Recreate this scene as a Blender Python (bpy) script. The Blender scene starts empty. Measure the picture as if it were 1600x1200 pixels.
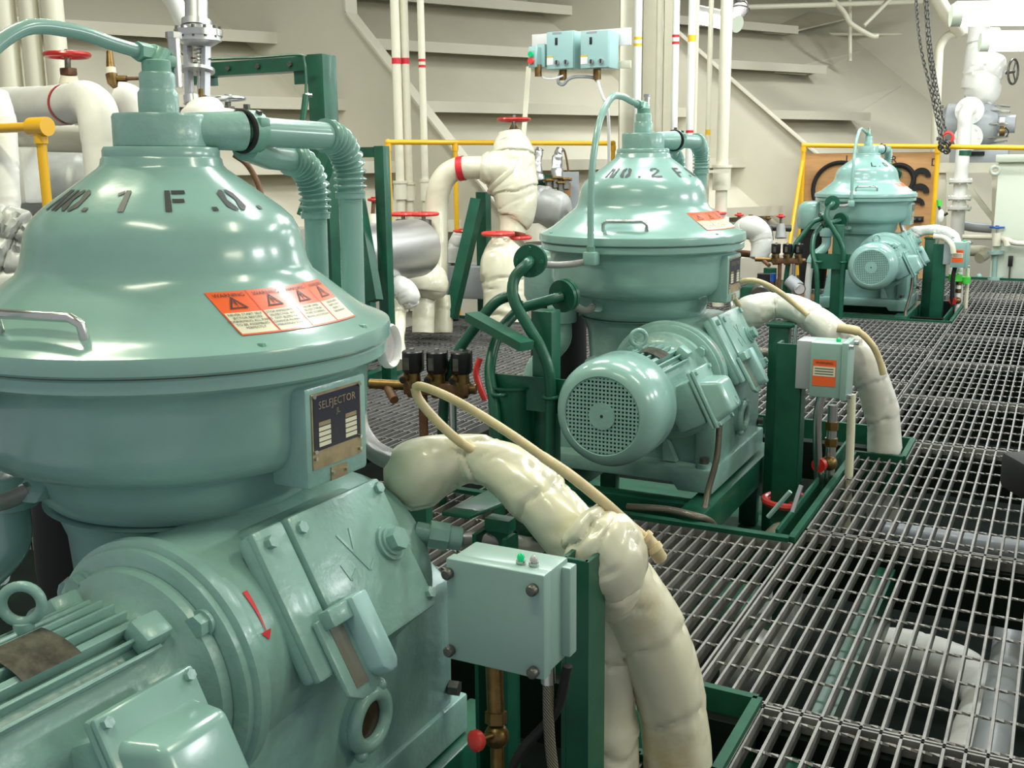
import bpy, bmesh, math, random
from math import sin, cos, pi, radians
from mathutils import Vector, Matrix, noise
random.seed(4)
SC = bpy.context.scene
COL = SC.collection

# ---------------------------------------------------------------- camera
CAMH = 1.12
PITCH, YAW, ROLL, FPX = .20503, .4775, -.01077, 1657.5
FWD = Vector((-sin(YAW)*cos(PITCH), cos(YAW)*cos(PITCH), -sin(PITCH)))
_r = Vector((cos(YAW), sin(YAW), 0)); _u = _r.cross(FWD)
RGT = _r*cos(ROLL) + _u*sin(ROLL)
UPV = _u*cos(ROLL) - _r*sin(ROLL)
CAM = Vector((0, 0, CAMH))
cam_data = bpy.data.cameras.new('camera'); cam_data.sensor_width = 36; cam_data.lens = FPX/1600*36
cam_data.clip_start = .05
cam = bpy.data.objects.new('camera', cam_data); COL.objects.link(cam)
m3 = Matrix((RGT, UPV, -FWD)).transposed()
cam.matrix_world = Matrix.Translation(CAM) @ m3.to_4x4()
SC.camera = cam

def ray(x, y): return FWD + RGT*((x-800)/FPX) + UPV*((600-y)/FPX)
def W(x, y, d): return CAM + ray(x, y)*d                 # survey helper: point at a depth
def ON(x, y, z=0): v = ray(x, y); return CAM + v*((z-CAMH)/v.z)   # point on a level
def AY(x, y, Y): v = ray(x, y); return CAM + v*(Y/v.y)
def AX(x, y, X): v = ray(x, y); return CAM + v*(X/v.x)

# ---------------------------------------------------------------- materials
def mat(name, col, rough=.5, metal=0, bump=0, bscale=40, coat=0, var=0, vscale=6, emit=None, estr=0, dirt=None, spec=.5, alpha=None):
    m = bpy.data.materials.new(name); m.use_nodes = True
    nt = m.node_tree; b = nt.nodes['Principled BSDF']
    b.inputs['Base Color'].default_value = (*col, 1); b.inputs['Roughness'].default_value = rough
    b.inputs['Metallic'].default_value = metal; b.inputs['Coat Weight'].default_value = coat
    b.inputs['Coat Roughness'].default_value = .12; b.inputs['Specular IOR Level'].default_value = spec
    tc = nt.nodes.new('ShaderNodeTexCoord')
    if var or dirt:
        n = nt.nodes.new('ShaderNodeTexNoise'); n.inputs['Scale'].default_value = vscale; n.inputs['Detail'].default_value = 6
        n.inputs['Roughness'].default_value = .65
        nt.links.new(tc.outputs['Object'], n.inputs['Vector'])
        r = nt.nodes.new('ShaderNodeValToRGB'); c2 = dirt or [max(0, c*(1-var)) for c in col]
        r.color_ramp.elements[0].position = .36 if not dirt else .28; r.color_ramp.elements[1].position = .62 if not dirt else .46
        r.color_ramp.elements[0].color = (*c2, 1); r.color_ramp.elements[1].color = (*col, 1)
        nt.links.new(n.outputs['Fac'], r.inputs['Fac']); nt.links.new(r.outputs['Color'], b.inputs['Base Color'])
    if bump:
        n2 = nt.nodes.new('ShaderNodeTexNoise'); n2.inputs['Scale'].default_value = bscale; n2.inputs['Detail'].default_value = 3
        nt.links.new(tc.outputs['Object'], n2.inputs['Vector'])
        bp = nt.nodes.new('ShaderNodeBump'); bp.inputs['Strength'].default_value = bump; bp.inputs['Distance'].default_value = .01
        nt.links.new(n2.outputs['Fac'], bp.inputs['Height']); nt.links.new(bp.outputs['Normal'], b.inputs['Normal'])
    if emit: b.inputs['Emission Color'].default_value = (*emit, 1); b.inputs['Emission Strength'].default_value = estr
    return m
def braid(name, c1, c2, scale=180):
    m = mat(name, c1, .35, .45); nt = m.node_tree; b = nt.nodes['Principled BSDF']
    tc = nt.nodes.new('ShaderNodeTexCoord')
    w = nt.nodes.new('ShaderNodeTexWave'); w.inputs['Scale'].default_value = scale; w.bands_direction = 'DIAGONAL'
    w.inputs['Distortion'].default_value = 1.5
    nt.links.new(tc.outputs['Object'], w.inputs['Vector'])
    r = nt.nodes.new('ShaderNodeValToRGB'); r.color_ramp.elements[0].color = (*c2, 1); r.color_ramp.elements[1].color = (*c1, 1)
    nt.links.new(w.outputs['Fac'], r.inputs['Fac']); nt.links.new(r.outputs['Color'], b.inputs['Base Color'])
    bp = nt.nodes.new('ShaderNodeBump'); bp.inputs['Strength'].default_value = .5; bp.inputs['Distance'].default_value = .002
    nt.links.new(w.outputs['Fac'], bp.inputs['Height']); nt.links.new(bp.outputs['Normal'], b.inputs['Normal'])
    return m
def wood(name):
    m = mat(name, (.5, .27, .1), .7); nt = m.node_tree; b = nt.nodes['Principled BSDF']
    tc = nt.nodes.new('ShaderNodeTexCoord'); mp = nt.nodes.new('ShaderNodeMapping'); mp.inputs['Scale'].default_value = (2, 2, 14)
    nt.links.new(tc.outputs['Object'], mp.inputs['Vector'])
    n = nt.nodes.new('ShaderNodeTexNoise'); n.inputs['Scale'].default_value = 2.5; n.inputs['Detail'].default_value = 5
    nt.links.new(mp.outputs['Vector'], n.inputs['Vector'])
    r = nt.nodes.new('ShaderNodeValToRGB'); r.color_ramp.elements[0].color = (.40, .2, .07, 1); r.color_ramp.elements[1].color = (.62, .36, .15, 1)
    nt.links.new(n.outputs['Fac'], r.inputs['Fac']); nt.links.new(r.outputs['Color'], b.inputs['Base Color'])
    return m
M = {}
def defmats():
    M['teal'] = mat('teal_paint', (.255, .440, .392), .22, coat=.25, bump=.03, bscale=35, var=.10, vscale=5)
    M['tealr'] = mat('teal_casting_paint', (.255, .440, .392), .3, coat=.15, bump=.14, bscale=60, var=.14, vscale=9)
    M['teald'] = mat('worn_teal_paint', (.17, .37, .29), .4, bump=.12, bscale=50, dirt=(.13, .16, .09), vscale=14)
    M['tealb'] = mat('grey_teal_enamel', (.27, .42, .37), .35, coat=.1, var=.06, vscale=9)
    M['tealc'] = mat('pale_teal_enamel', (.36, .58, .56), .35, coat=.1)
    M['green'] = mat('dark_green_paint', (.009, .10, .055), .36, coat=.06, var=.25, vscale=8, bump=.05)
    M['greenk'] = mat('matt_green_kerb_paint', (.008, .085, .045), .6, var=.35, vscale=10, spec=.25)
    M['lag'] = mat('painted_lagging', (.74, .71, .54), .3, coat=.4, bump=.15, bscale=16, var=.10, vscale=7)
    M['lagd'] = mat('soiled_lagging', (.74, .71, .53), .28, coat=.4, bump=.15, bscale=16, dirt=(.55, .45, .22), vscale=4)
    M['lagp'] = mat('pale_lagging', (.78, .77, .68), .32, coat=.3, bump=.15, bscale=16, var=.08, vscale=7)
    M['lagw'] = mat('white_lagging', (.80, .80, .74), .5, bump=.15, bscale=18, var=.08)
    M['lagg'] = mat('grey_lagging_cloth', (.42, .43, .40), .42, bump=.2, bscale=14, var=.2, metal=.15)
    M['hull'] = mat('cream_hull_paint', (.56, .53, .42), .55, var=.05, vscale=1.5)
    M['pipe'] = mat('cream_pipe_paint', (.74, .71, .56), .38, coat=.1, var=.05)
    M['whitep'] = mat('white_pipe_paint', (.82, .83, .78), .35, coat=.1)
    M['yellow'] = mat('yellow_paint', (.80, .44, .01), .3, coat=.2)
    M['red'] = mat('red_paint', (.50, .018, .012), .32, coat=.3, var=.2, vscale=20)
    M['redb'] = mat('bright_red_paint', (.72, .05, .04), .35, coat=.2)
    M['grate'] = mat('galvanised_steel', (.22, .215, .20), .5, .15, var=.35, vscale=12)
    M['steel'] = mat('bright_steel', (.62, .62, .60), .25, 1)
    M['dsteel'] = mat('dull_steel', (.16, .16, .14), .45, .8, var=.3, vscale=30)
    M['alu'] = mat('aluminium_sheet', (.62, .63, .64), .33, .9, var=.05, vscale=3)
    M['brass'] = mat('tarnished_brass', (.24, .15, .05), .38, .8, var=.4, vscale=30)
    M['rust'] = mat('rusty_brown', (.16, .075, .03), .6, .2, var=.4, vscale=25)
    M['black'] = mat('black_plastic', (.012, .012, .012), .35)
    M['rubber'] = mat('black_rubber', (.006, .006, .006), .7)
    M['ink'] = mat('black_stencil_ink', (.012, .016, .014), .5)
    M['orange'] = mat('orange_label', (.85, .12, .02), .35, coat=.3)
    M['paper'] = mat('cream_label', (.70, .68, .50), .4, coat=.2)
    M['plate'] = mat('engraved_plate', (.40, .32, .19), .42, .4, var=.3, vscale=30)
    M['plates'] = mat('dull_rating_plate', (.15, .14, .11), .4, .6, var=.5, vscale=40)
    M['navy'] = mat('dark_plate_enamel', (.015, .018, .035), .35)
    M['tan'] = mat('tan_hose', (.68, .55, .30), .45, var=.3, vscale=12)
    M['braid'] = braid('braided_steel', (.62, .60, .57), (.22, .21, .19), 320)
    M['hoseg'] = braid('grey_woven_hose', (.28, .25, .18), (.10, .09, .07), 120)
    M['ply'] = wood('plywood')
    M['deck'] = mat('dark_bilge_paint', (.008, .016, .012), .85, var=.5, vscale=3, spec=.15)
    M['tray'] = mat('green_tray_paint', (.03, .13, .075), .3, coat=.2, dirt=(.02, .05, .03), vscale=7)
    M['greyp'] = mat('grey_paint', (.36, .39, .40), .4, coat=.1)
    M['cab'] = mat('pale_green_cabinet', (.62, .68, .55), .4, coat=.1)
    M['lamp'] = mat('lamp_diffuser', (1, 1, 1), .4, emit=(.93, .97, 1), estr=14)
    M['glass'] = mat('glass_face', (.50, .46, .46), .12, coat=.5)
    M['sightw'] = mat('dim_sight_window', (.20, .19, .155), .2, coat=.4)
    M['gled'] = mat('green_lens', (0, .35, .12), .15, emit=(0, .6, .2), estr=.25)
    M['blue'] = mat('blue_paint', (.02, .10, .42), .35)
    M['bgreen'] = mat('bright_green_wrap', (.06, .55, .05), .5)
    M['white'] = mat('white_enamel', (.85, .85, .83), .35)
    M['sight'] = mat('rusty_sight_glass', (.05, .028, .015), .2, var=.5, vscale=30)
    M['band'] = mat('red_band_tape', (.62, .02, .03), .4)
    M['ybnd'] = mat('yellow_band_tape', (.85, .52, .02), .4)
    M['ceil'] = mat('cream_ceiling_paint', (.46, .43, .33), .6)
defmats()

# ---------------------------------------------------------------- mesh builder
class MB:
    def __init__(s): s.v = []; s.f = []; s.m = []; s.sm = []; s.mats = []
    def mi(s, name):
        if name not in s.mats: s.mats.append(name)
        return s.mats.index(name)
    def add(s, vs, fs, m, smooth=True):
        o = len(s.v); k = s.mi(m); s.v += [tuple(v) for v in vs]
        for f in fs: s.f.append([i+o for i in f]); s.m.append(k); s.sm.append(smooth)
        return s
    def box(s, c, size, m, rot=None, bev=0.0):
        bm = bmesh.new(); bmesh.ops.create_cube(bm, size=1)
        for v in bm.verts: v.co = Vector((v.co.x*size[0], v.co.y*size[1], v.co.z*size[2]))
        if bev: bmesh.ops.bevel(bm, geom=bm.edges[:], offset=min(bev, min(size)*.45), segments=2, affect='EDGES', profile=.5)
        T = Matrix.Translation(Vector(c)) @ (rot.to_4x4() if rot else Matrix.Identity(4))
        bm.verts.index_update()
        s.add([T @ v.co for v in bm.verts], [[v.index for v in f.verts] for f in bm.faces], m, bool(bev)); bm.free(); return s
    def bar(s, a, b, w, h, m, up=(0, 0, 1), bev=0):
        a = Vector(a); b = Vector(b); d = b-a; L = d.length; y = d/L; u = Vector(up)
        x = y.cross(u)
        if x.length < 1e-5: x = y.cross(Vector((1, 0, 0)))
        x.normalize(); z = x.cross(y)
        return s.box((a+b)/2, (w, L, h), m, Matrix((x, y, z)).transposed(), bev)
    def tube(s, pts, r, m, seg=16, cap=True, fn=None, closed=False, squash=None):
        pts = [Vector(p) for p in pts]; n = len(pts); rs = r if isinstance(r, (list, tuple)) else [r]*n
        T = []
        for i in range(n):
            a = pts[(i-1) % n] if (closed or i) else pts[i]; b = pts[(i+1) % n] if (closed or i < n-1) else pts[i]
            t = b-a; T.append(t.normalized() if t.length > 1e-9 else Vector((0, 0, 1)))
        ref = Vector((0, 0, 1)) if abs(T[0].z) < .9 else Vector((0, 1, 0))
        N = (ref-T[0]*ref.dot(T[0])).normalized(); vs = []; L = 0
        for i in range(n):
            if i: L += (pts[i]-pts[i-1]).length
            N = (N-T[i]*N.dot(T[i])); N.normalize(); B = T[i].cross(N)
            for k in range(seg):
                a = 2*pi*k/seg; q = N*cos(a)+B*sin(a); rr = rs[i]
                if fn: rr += fn(L, a, pts[i], q)
                vs.append(pts[i]+q*rr)
        fs = []
        for i in range(n if closed else n-1):
            j = (i+1) % n
            for k in range(seg):
                fs.append([i*seg+k, i*seg+(k+1) % seg, j*seg+(k+1) % seg, j*seg+k])
        if cap and not closed:
            fs.append(list(range(seg))[::-1]); fs.append([(n-1)*seg+k for k in range(seg)])
        return s.add(vs, fs, m, True)
    def cyl(s, a, b, r, m, r2=None, seg=20): return s.tube([a, b], [r, r if r2 is None else r2], m, seg)
    def lathe(s, prof, m, T=None, seg=48, cap=True):
        T = T or Matrix.Identity(4); vs = []; n = len(prof)
        for (r, z) in prof:
            for k in range(seg): a = 2*pi*k/seg; vs.append(T @ Vector((r*cos(a), r*sin(a), z)))
        fs = [[i*seg+k, i*seg+(k+1) % seg, (i+1)*seg+(k+1) % seg, (i+1)*seg+k] for i in range(n-1) for k in range(seg)]
        if cap: fs += [list(range(seg))[::-1], [(n-1)*seg+k for k in range(seg)]]
        return s.add(vs, fs, m, True)
    def torus(s, c, ax, R, r, m, seg=32, rs=10, arc=None):
        ax = Vector(ax).normalized(); x = ax.orthogonal().normalized(); y = ax.cross(x); c = Vector(c)
        if arc:
            return s.tube([c+(x*cos(a)+y*sin(a))*R for a in [arc[0]+(arc[1]-arc[0])*i/seg for i in range(seg+1)]], r, m, rs)
        return s.tube([c+(x*cos(2*pi*i/seg)+y*sin(2*pi*i/seg))*R for i in range(seg)], r, m, rs, closed=True)
    def sphere(s, c, r, m, sc=(1, 1, 1), seg=16, rings=10, fn=None):
        vs = []; c = Vector(c)
        for i in range(rings+1):
            t = pi*i/rings
            for k in range(seg):
                a = 2*pi*k/seg; q = Vector((sin(t)*cos(a)*sc[0], sin(t)*sin(a)*sc[1], cos(t)*sc[2])); rr = r+(fn(q) if fn else 0)
                vs.append(c+q*rr)
        fs = [[i*seg+k, (i+1)*seg+k, (i+1)*seg+(k+1) % seg, i*seg+(k+1) % seg] for i in range(rings) for k in range(seg)]
        return s.add(vs, fs, m, True)
    def prism(s, poly, a, b, m, bev=0):           # poly: list of 3d points, extruded by vector b-a
        d = Vector(b)-Vector(a); n = len(poly); P = [Vector(p) for p in poly]
        fs = [list(range(n))[::-1], [n+i for i in range(n)]]+[[i, (i+1) % n, n+(i+1) % n, n+i] for i in range(n)]
        if bev:
            bm = bmesh.new(); vv = [bm.verts.new(p) for p in P]+[bm.verts.new(p+d) for p in P]
            for f in fs: bm.faces.new([vv[i] for i in f])
            bmesh.ops.recalc_face_normals(bm, faces=bm.faces[:])
            bmesh.ops.bevel(bm, geom=bm.edges[:], offset=bev, segments=2, affect='EDGES', profile=.5)
            bm.verts.index_update()
            s.add([v.co.copy() for v in bm.verts], [[v.index for v in f.verts] for f in bm.faces], m, True); bm.free(); return s
        return s.add(P+[p+d for p in P], fs, m, False)
    def hexbolt(s, c, ax, r, h, m):
        ax = Vector(ax).normalized(); c = Vector(c)
        s.tube([c, c+ax*h], r, m, 6); return s
    def build(s, name, parent=None, T=None, sharp=40, **kw):
        me = bpy.data.meshes.new(name); me.from_pydata(s.v, [], s.f); 
        for k in s.mats: me.materials.append(M[k])
        me.polygons.foreach_set('material_index', s.m); me.polygons.foreach_set('use_smooth', s.sm)
        bm = bmesh.new(); bm.from_mesh(me); bmesh.ops.recalc_face_normals(bm, faces=bm.faces[:]); bm.to_mesh(me); bm.free()
        me.set_sharp_from_angle(angle=radians(sharp)); me.update()
        o = bpy.data.objects.new(name, me); COL.objects.link(o)
        if T is not None: o.matrix_world = T
        if parent: o.parent = parent
        tag(o, **kw); return o
def tag(o, label=None, cat=None, group=None, kind=None):
    if label: o['label'] = label
    if cat: o['category'] = cat
    if group: o['group'] = group
    if kind: o['kind'] = kind
    return o
def thing(name, loc, label, cat, group=None):
    o = bpy.data.objects.new(name, None); o.empty_display_size = .1; COL.objects.link(o); o.location = loc
    return tag(o, label, cat, group)
# parts whose mesh is written in world coordinates but hang under a root placed elsewhere
class PB(MB):
    def __init__(s, root): super().__init__(); s.root = root
    def part(s, name, parent=None, **kw):
        base = s.root.location
        s.v = [tuple(Vector(v)-base) for v in s.v]
        return s.build(name, parent or s.root, **kw)
def copy_tree(o, parent=None, skip=()):
    c = o.copy(); COL.objects.link(c); c.parent = parent
    for ch in list(o.children):
        if ch.get('_skip') is None or ch['_skip'] not in skip: copy_tree(ch, c, skip)
    return c
def spline(pts, n=8):
    P = [Vector(p) for p in pts]; P = [P[0]*2-P[1]]+P+[P[-1]*2-P[-2]]; out = []
    for i in range(1, len(P)-2):
        for k in range(n):
            t = k/n; a, b, c, d = P[i-1], P[i], P[i+1], P[i+2]
            out.append(.5*((2*b)+(c-a)*t+(2*a-5*b+4*c-d)*t*t+(3*b-a-3*c+d)*t**3))
    out.append(P[-2]); return out
def rspl(rs, n=8): return [v.x for v in spline([Vector((r, 0, 0)) for r in rs], n)]
def wrinkle(seed, amp=.006, lam=.09, seam=None):
    seam = seam or lam*1.7
    def f(L, a, p, q):
        v = Vector((L/lam*.8+seed*7.1, cos(a)*.9+seed, sin(a)*.9))
        n = noise.noise(v)
        # slanting creases: ridged noise stretched round the pipe, strong only in places
        w1 = noise.noise(Vector((L/lam*2.6+cos(a+seed)*1.5, cos(a)*.7+seed*3, sin(a)*.7)))
        cr = max(0, 1-abs(w1)*7)
        g = max(0, noise.noise(v*1.3+Vector((5, 3, 1)))+.15)*1.6
        # overlapping wrap edges with puckers
        ph = L/seam+.18*noise.noise(Vector((cos(a)*.9+seed, sin(a)*.9, L*3)))+seed*.37
        d = (ph-math.floor(ph)); e = min(d, 1-d)*seam
        sm = math.exp(-(e/.005)**2); pk = math.exp(-(e/.022)**2)
        pu = sin(a*8+seed*5+4*noise.noise(Vector((cos(a)*2, sin(a)*2, math.floor(ph+.5)+seed))))
        return amp*(.8*n-.9*cr*g-.7*sm+.2*pk*pu+.5*(d-.5))
    return f
def lagpipe(mb, pts, rs, m, seed=1, amp=.006, lam=.09, seg=28, n=14):
    return mb.tube(spline(pts, n), rspl(rs, n), m, seg, fn=wrinkle(seed, amp, lam))
# text: default font turned into flat polygons
def textpoly(txt, size):
    cu = bpy.data.curves.new('t', 'FONT'); cu.body = txt; cu.size = size; cu.align_x = 'CENTER'; cu.align_y = 'CENTER'; cu.resolution_u = 2
    o = bpy.data.objects.new('t', cu); me = o.to_mesh()
    v = [p.co.copy() for p in me.vertices]; f = [list(p.vertices) for p in me.polygons]
    o.to_mesh_clear(); bpy.data.objects.remove(o); bpy.data.curves.remove(cu); return v, f
def puttext(mb, txt, size, fn, m):
    v, f = textpoly(txt, size); mb.add([fn(p.x, p.y) for p in v], f, m, False)
# stencil alphabet: polygons in a cell 0..0.7 x 0..1
def _r4(x0, y0, x1, y1): return [(x0, y0), (x1, y0), (x1, y1), (x0, y1)]
STEN = {
 'N': [_r4(0, 0, .16, 1), _r4(.54, 0, .70, 1), [(.19, 1), (.33, 1), (.51, .0), (.37, 0)]],
 'O': [[(.30, 0), (.30, .17), (.18, .27), (.18, .73), (.30, .83), (.30, 1), (.17, 1), (0, .83), (0, .17), (.17, 0)],
       [(.40, 0), (.53, 0), (.70, .17), (.70, .83), (.53, 1), (.40, 1), (.40, .83), (.52, .73), (.52, .27), (.40, .17)]],
 '1': [[(.28, 0), (.46, 0), (.46, 1), (.28, 1)], [(.05, .72), (.25, .84), (.25, 1), (.05, .86)]],
 '2': [_r4(.0, 0, .7, .16), [(.0, .2), (.19, .2), (.68, .62), (.68, .85), (.52, .85), (.50, .66)], [(.0, .68), (.17, .68), (.2, .83), (.5, .87), (.62, .9), (.5, 1), (.15, 1), (.0, .88)]],
 'F': [_r4(0, 0, .18, 1), _r4(.22, .83, .68, 1), _r4(.22, .42, .58, .59)],
 'L': [_r4(0, 0, .18, 1), _r4(.22, 0, .66, .17)],
 '.': [_r4(.0, 0, .17, .17)]}
# ================================================================ the oil purifiers
PX0 = -1.388
P_Y = (1.36, 3.743, 8.685)
HOOD = [(.07, 1.170), (.093, 1.168), (.096, 1.162), (.096, 1.152), (.099, 1.148), (.101, 1.138), (.106, 1.132),
        (.150, 1.100), (.194, 1.068), (.214, 1.049), (.226, 1.026), (.232, 1.0), (.237, .975), (.246, .957), (.268, .940),
        (.300, .914), (.330, .890), (.354, .877), (.370, .871), (.378, .867), (.380, .861), (.380, .842), (.376, .838), (.30, .837)]
def at_prof(prof, t):            # point on a profile at arc length t
    for (a, b) in zip(prof, prof[1:]):
        L = math.hypot(b[0]-a[0], b[1]-a[1])
        if t <= L: k = t/L; return a[0]+(b[0]-a[0])*k, a[1]+(b[1]-a[1])*k, (b[1]-a[1])/L, (a[0]-b[0])/L
        t -= L
    return b[0], b[1], 0, 1
FLARE = [(.246, .957), (.268, .940), (.300, .914), (.330, .890), (.354, .877), (.370, .871)]
CONE = [(.106, 1.132), (.150, 1.100), (.194, 1.068), (.214, 1.049)]
def on_prof(prof, phi, t, lift):
    r, z, a, b = at_prof(prof, t); nx, nz = -a, -b
    if nz < 0: nx, nz = -nx, -nz
    r += nx*lift; z += nz*lift
    return Vector((r*cos(phi), r*sin(phi), z))
def stencil(root, items, label):
    mb = MB()
    for ch, deg in items:
        for poly in STEN[ch]:
            h = .053; w = .050
            def P(x, y):
                xx = (x-.35 if ch != '.' else x-.08)*w
                r0 = .172; return on_prof(CONE, radians(deg)+xx/r0, .111-y*h, .0014)
            # split each polygon into a fan so that it lies on the cone
            pts = []
            for (p, q) in zip(poly, poly[1:]+poly[:1]):
                for k in range(4): pts.append((p[0]+(q[0]-p[0])*k/4, p[1]+(q[1]-p[1])*k/4))
            cx = sum(p[0] for p in pts)/len(pts); cy = sum(p[1] for p in pts)/len(pts)
            n = len(pts); vs = [P(*p) for p in pts]+[P(cx, cy)]
            mb.add(vs, [[i, (i+1) % n, n] for i in range(n)], 'ink', False)
    return mb.build('stencil_lettering', root, label=label)
def patch(mb, prof, f0, f1, t0, t1, lift, m, nu=14, nv=6):
    vs = [on_prof(prof, f0+(f1-f0)*i/nu, t0+(t1-t0)*j/nv, lift) for j in range(nv+1) for i in range(nu+1)]
    mb.add(vs, [[j*(nu+1)+i, j*(nu+1)+i+1, (j+1)*(nu+1)+i+1, (j+1)*(nu+1)+i] for j in range(nv) for i in range(nu)], m, True)

def tilt_frame(cx, cy, cz, elev):      # frame whose z axis points to +X and up, x axis along +Y, y axis up the slope
    n = Vector((cos(elev), 0, sin(elev))); x = Vector((0, 1, 0)); y = n.cross(x)
    return Matrix.Translation((cx, cy, cz)) @ Matrix((x, y, n)).transposed().to_4x4()

def make_purifier(label):
    R = thing('oil_purifier', (PX0, P_Y[0], 0), label, 'oil purifier', 'teal purifiers in a row along the grating')
    # hood
    mb = MB(); mb.lathe(HOOD, 'teal', seg=96)
    hood = mb.build('hood', R, sharp=32)
    mb = MB()
    for s in (-80, 100):
        f = radians(s); c, t = Vector((cos(f), sin(f), 0)), Vector((-sin(f), cos(f), 0))
        q = [c*.318+t*-.075+Vector((0, 0, .885)), c*.325+t*-.075+Vector((0, 0, .912)), c*.332+t*-.062+Vector((0, 0, .922)), c*.332+t*.062+Vector((0, 0, .922)), c*.325+t*.075+Vector((0, 0, .912)), c*.318+t*.075+Vector((0, 0, .885))]
        mb = MB(); mb.tube(q, .0075, 'steel', 10); mb.build('lifting_handle', R, label='bare metal bow handle on the hood')
    def on_lab(phi, t, lift):      # a rectangular sheet: same arc width at every height
        r = at_prof(FLARE, t)[0]; fc = radians(-6); return on_prof(FLARE, fc+(phi-fc)*.264/r, t, lift)
    def lpatch(mb, f0, f1, t0, t1, lift, m, nu, nv):
        vs = [on_lab(f0+(f1-f0)*i/nu, t0+(t1-t0)*j/nv, lift) for j in range(nv+1) for i in range(nu+1)]
        mb.add(vs, [[j*(nu+1)+i, j*(nu+1)+i+1, (j+1)*(nu+1)+i+1, (j+1)*(nu+1)+i] for j in range(nv) for i in range(nu)], m, True)
    # red warning label wrapped on the flare of the hood
    mb = MB(); f0, f1 = radians(-34), radians(22); t0, t1 = .020, .116
    lpatch(mb, f0, f1, t0, t1, .0012, 'orange', 24, 6)
    for k in range(4):
        a = f0+(f1-f0)*(k+.03)/4; b = f0+(f1-f0)*(k+.97)/4
        lpatch(mb, a, b, t0+.047, t1-.003, .0017, 'paper', 8, 3)
        if k: lpatch(mb, f0+(f1-f0)*(k-.008)/4, f0+(f1-f0)*(k+.008)/4, t0, t1, .002, 'band', 1, 6)
        mid = (a+b)/2
        def F(x, y): return on_lab(mid+x/.264, t0+.010-y, .0024)
        puttext(mb, 'WARNING', .0105, F, 'ink')
        c = [(-.015, -.029), (.015, -.029), (0, -.003)]; ci = [(-.0105, -.0265), (.0105, -.0265), (0, -.0085)]
        mb.add([F(*p) for p in c+ci], [[0, 1, 4, 3], [1, 2, 5, 4], [2, 0, 3, 5]], 'ink', False)
        mb.add([F(*p) for p in [(-.0012, -.0215), (.0012, -.0215), (.0014, -.012), (-.0014, -.012)]], [[0, 1, 2, 3]], 'ink', False)
        mb.add([F(*p) for p in [(-.0012, -.0245), (.0012, -.0245), (.0012, -.0228), (-.0012, -.0228)]], [[0, 1, 2, 3]], 'ink', False)
        rows = [['NEVER START SELF', 'JECTOR BEFORE', 'CONFIRMING ALL PARTS', 'TO BE ASSEMBLED', 'PERFECTLY'],
                ['STOP IMMEDIATELY', 'SELFJECTOR WITH', 'OUT BLEED ON', 'CHANGE IN ABNOR', 'VIBRATION SOUND'],
                ['NEVER OPEN', 'SELFJECTOR BE', 'FORE STOPPING', 'BOWL ROTATION'],
                ['USE PROPER', 'PARTS ONLY', 'REFER TO', 'THE MANUAL']][k]
        for j, tx in enumerate(rows):
            def G(x, y, j=j): return on_lab(mid+x/.264, t0+.0525+j*.0072-y, .0026)
            puttext(mb, tx, .0066, G, 'ink')
    mb.build('warning_label', R, label='orange and cream four-panel warning sticker')
    # bowl casing
    mb = MB()
    mb.lathe([(.30, .8365), (.370, .836), (.373, .832), (.373, .814), (.368, .809), (.350, .805), (.341, .794), (.337, .768), (.335, .706), (.329, .680), (.315, .660),
              (.290, .648), (.262, .642), (.254, .632), (.250, .61), (.240, .580), (.222, .562), (.15, .555)], 'teal', seg=96)
    for k in range(10):
        a = 2*pi*k/10+.2
        mb.lathe([(.0, .878), (.006, .877), (.008, .874), (.008, .866)], 'teald', Matrix.Translation((.361*cos(a), .361*sin(a), 0)), 8) if k % 3 == 0 else None
    casing = mb.build('bowl_casing', R, sharp=32)
    mb = MB(); mb.lathe([(.362, .8355), (.3715, .8358), (.3715, .8384), (.362, .8386)], 'rust', seg=96, cap=False); mb.build('rim_gasket', R, label='thin brown gasket line round the rim')
    # name plate pad on the bowl
    f = radians(-1); n = Vector((cos(f), sin(f), 0)); t = Vector((-sin(f), cos(f), 0)); Rm = Matrix((t, Vector((0, 0, 1)), n)).transposed()
    mb = MB(); mb.box(n*.318+Vector((0, 0, .712)), (.160, .168, .075), 'tealr', Rm, .008); pad = mb.build('name_plate_pad', R)
    mb = MB(); c = n*.3565+Vector((0, 0, .735)); Q = lambda x, y, d=0: c+t*x+Vector((0, 0, y))+n*d
    mb.box(Q(-.004, 0), (.128, .098, .002), 'plate', Rm); mb.box(Q(-.004, 0, .0014), (.121, .090, .001), 'navy', Rm)
    puttext(mb, 'SELFJECTOR', .0180, lambda x, y: Q(x-.004, y+.028, .0024), 'plate')
    puttext(mb, 'JL', .013, lambda x, y: Q(x-.002, y+.012, .0024), 'plate')
    for bx in (-.038, .031):
        for r in range(5): mb.box(Q(bx, -.002-r*.0085, .002), (.030, .0066, .001), 'paper' if r else 'plate', Rm)
    for px, py in ((-.063, .045), (.055, .045), (-.063, -.045), (.055, -.045)): mb.cyl(Q(px, py, .001), Q(px, py, .005), .0035, 'steel', seg=8)
    mb.build('name_plate', R, label='dark SELFJECTOR name plate')
    mb = MB(); mb.box(Q(-.004, -.062), (.128, .026, .002), 'plate', Rm); mb.box(Q(-.002, -.092), (.042, .022, .002), 'plate', Rm)
    for px, py in ((-.062, -.056), (.054, -.066), (-.02, -.09), (.015, -.092)): mb.cyl(Q(px, py, .001), Q(px, py, .005), .003, 'steel', seg=8)
    mb.build('makers_plate', R)
    # top: cap with outlet, inlet nozzle
    mb = MB(); mb.lathe([(.07, 1.166), (.077, 1.170), (.077, 1.218), (.074, 1.223), (.04, 1.2235)], 'tealr', seg=64)
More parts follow.
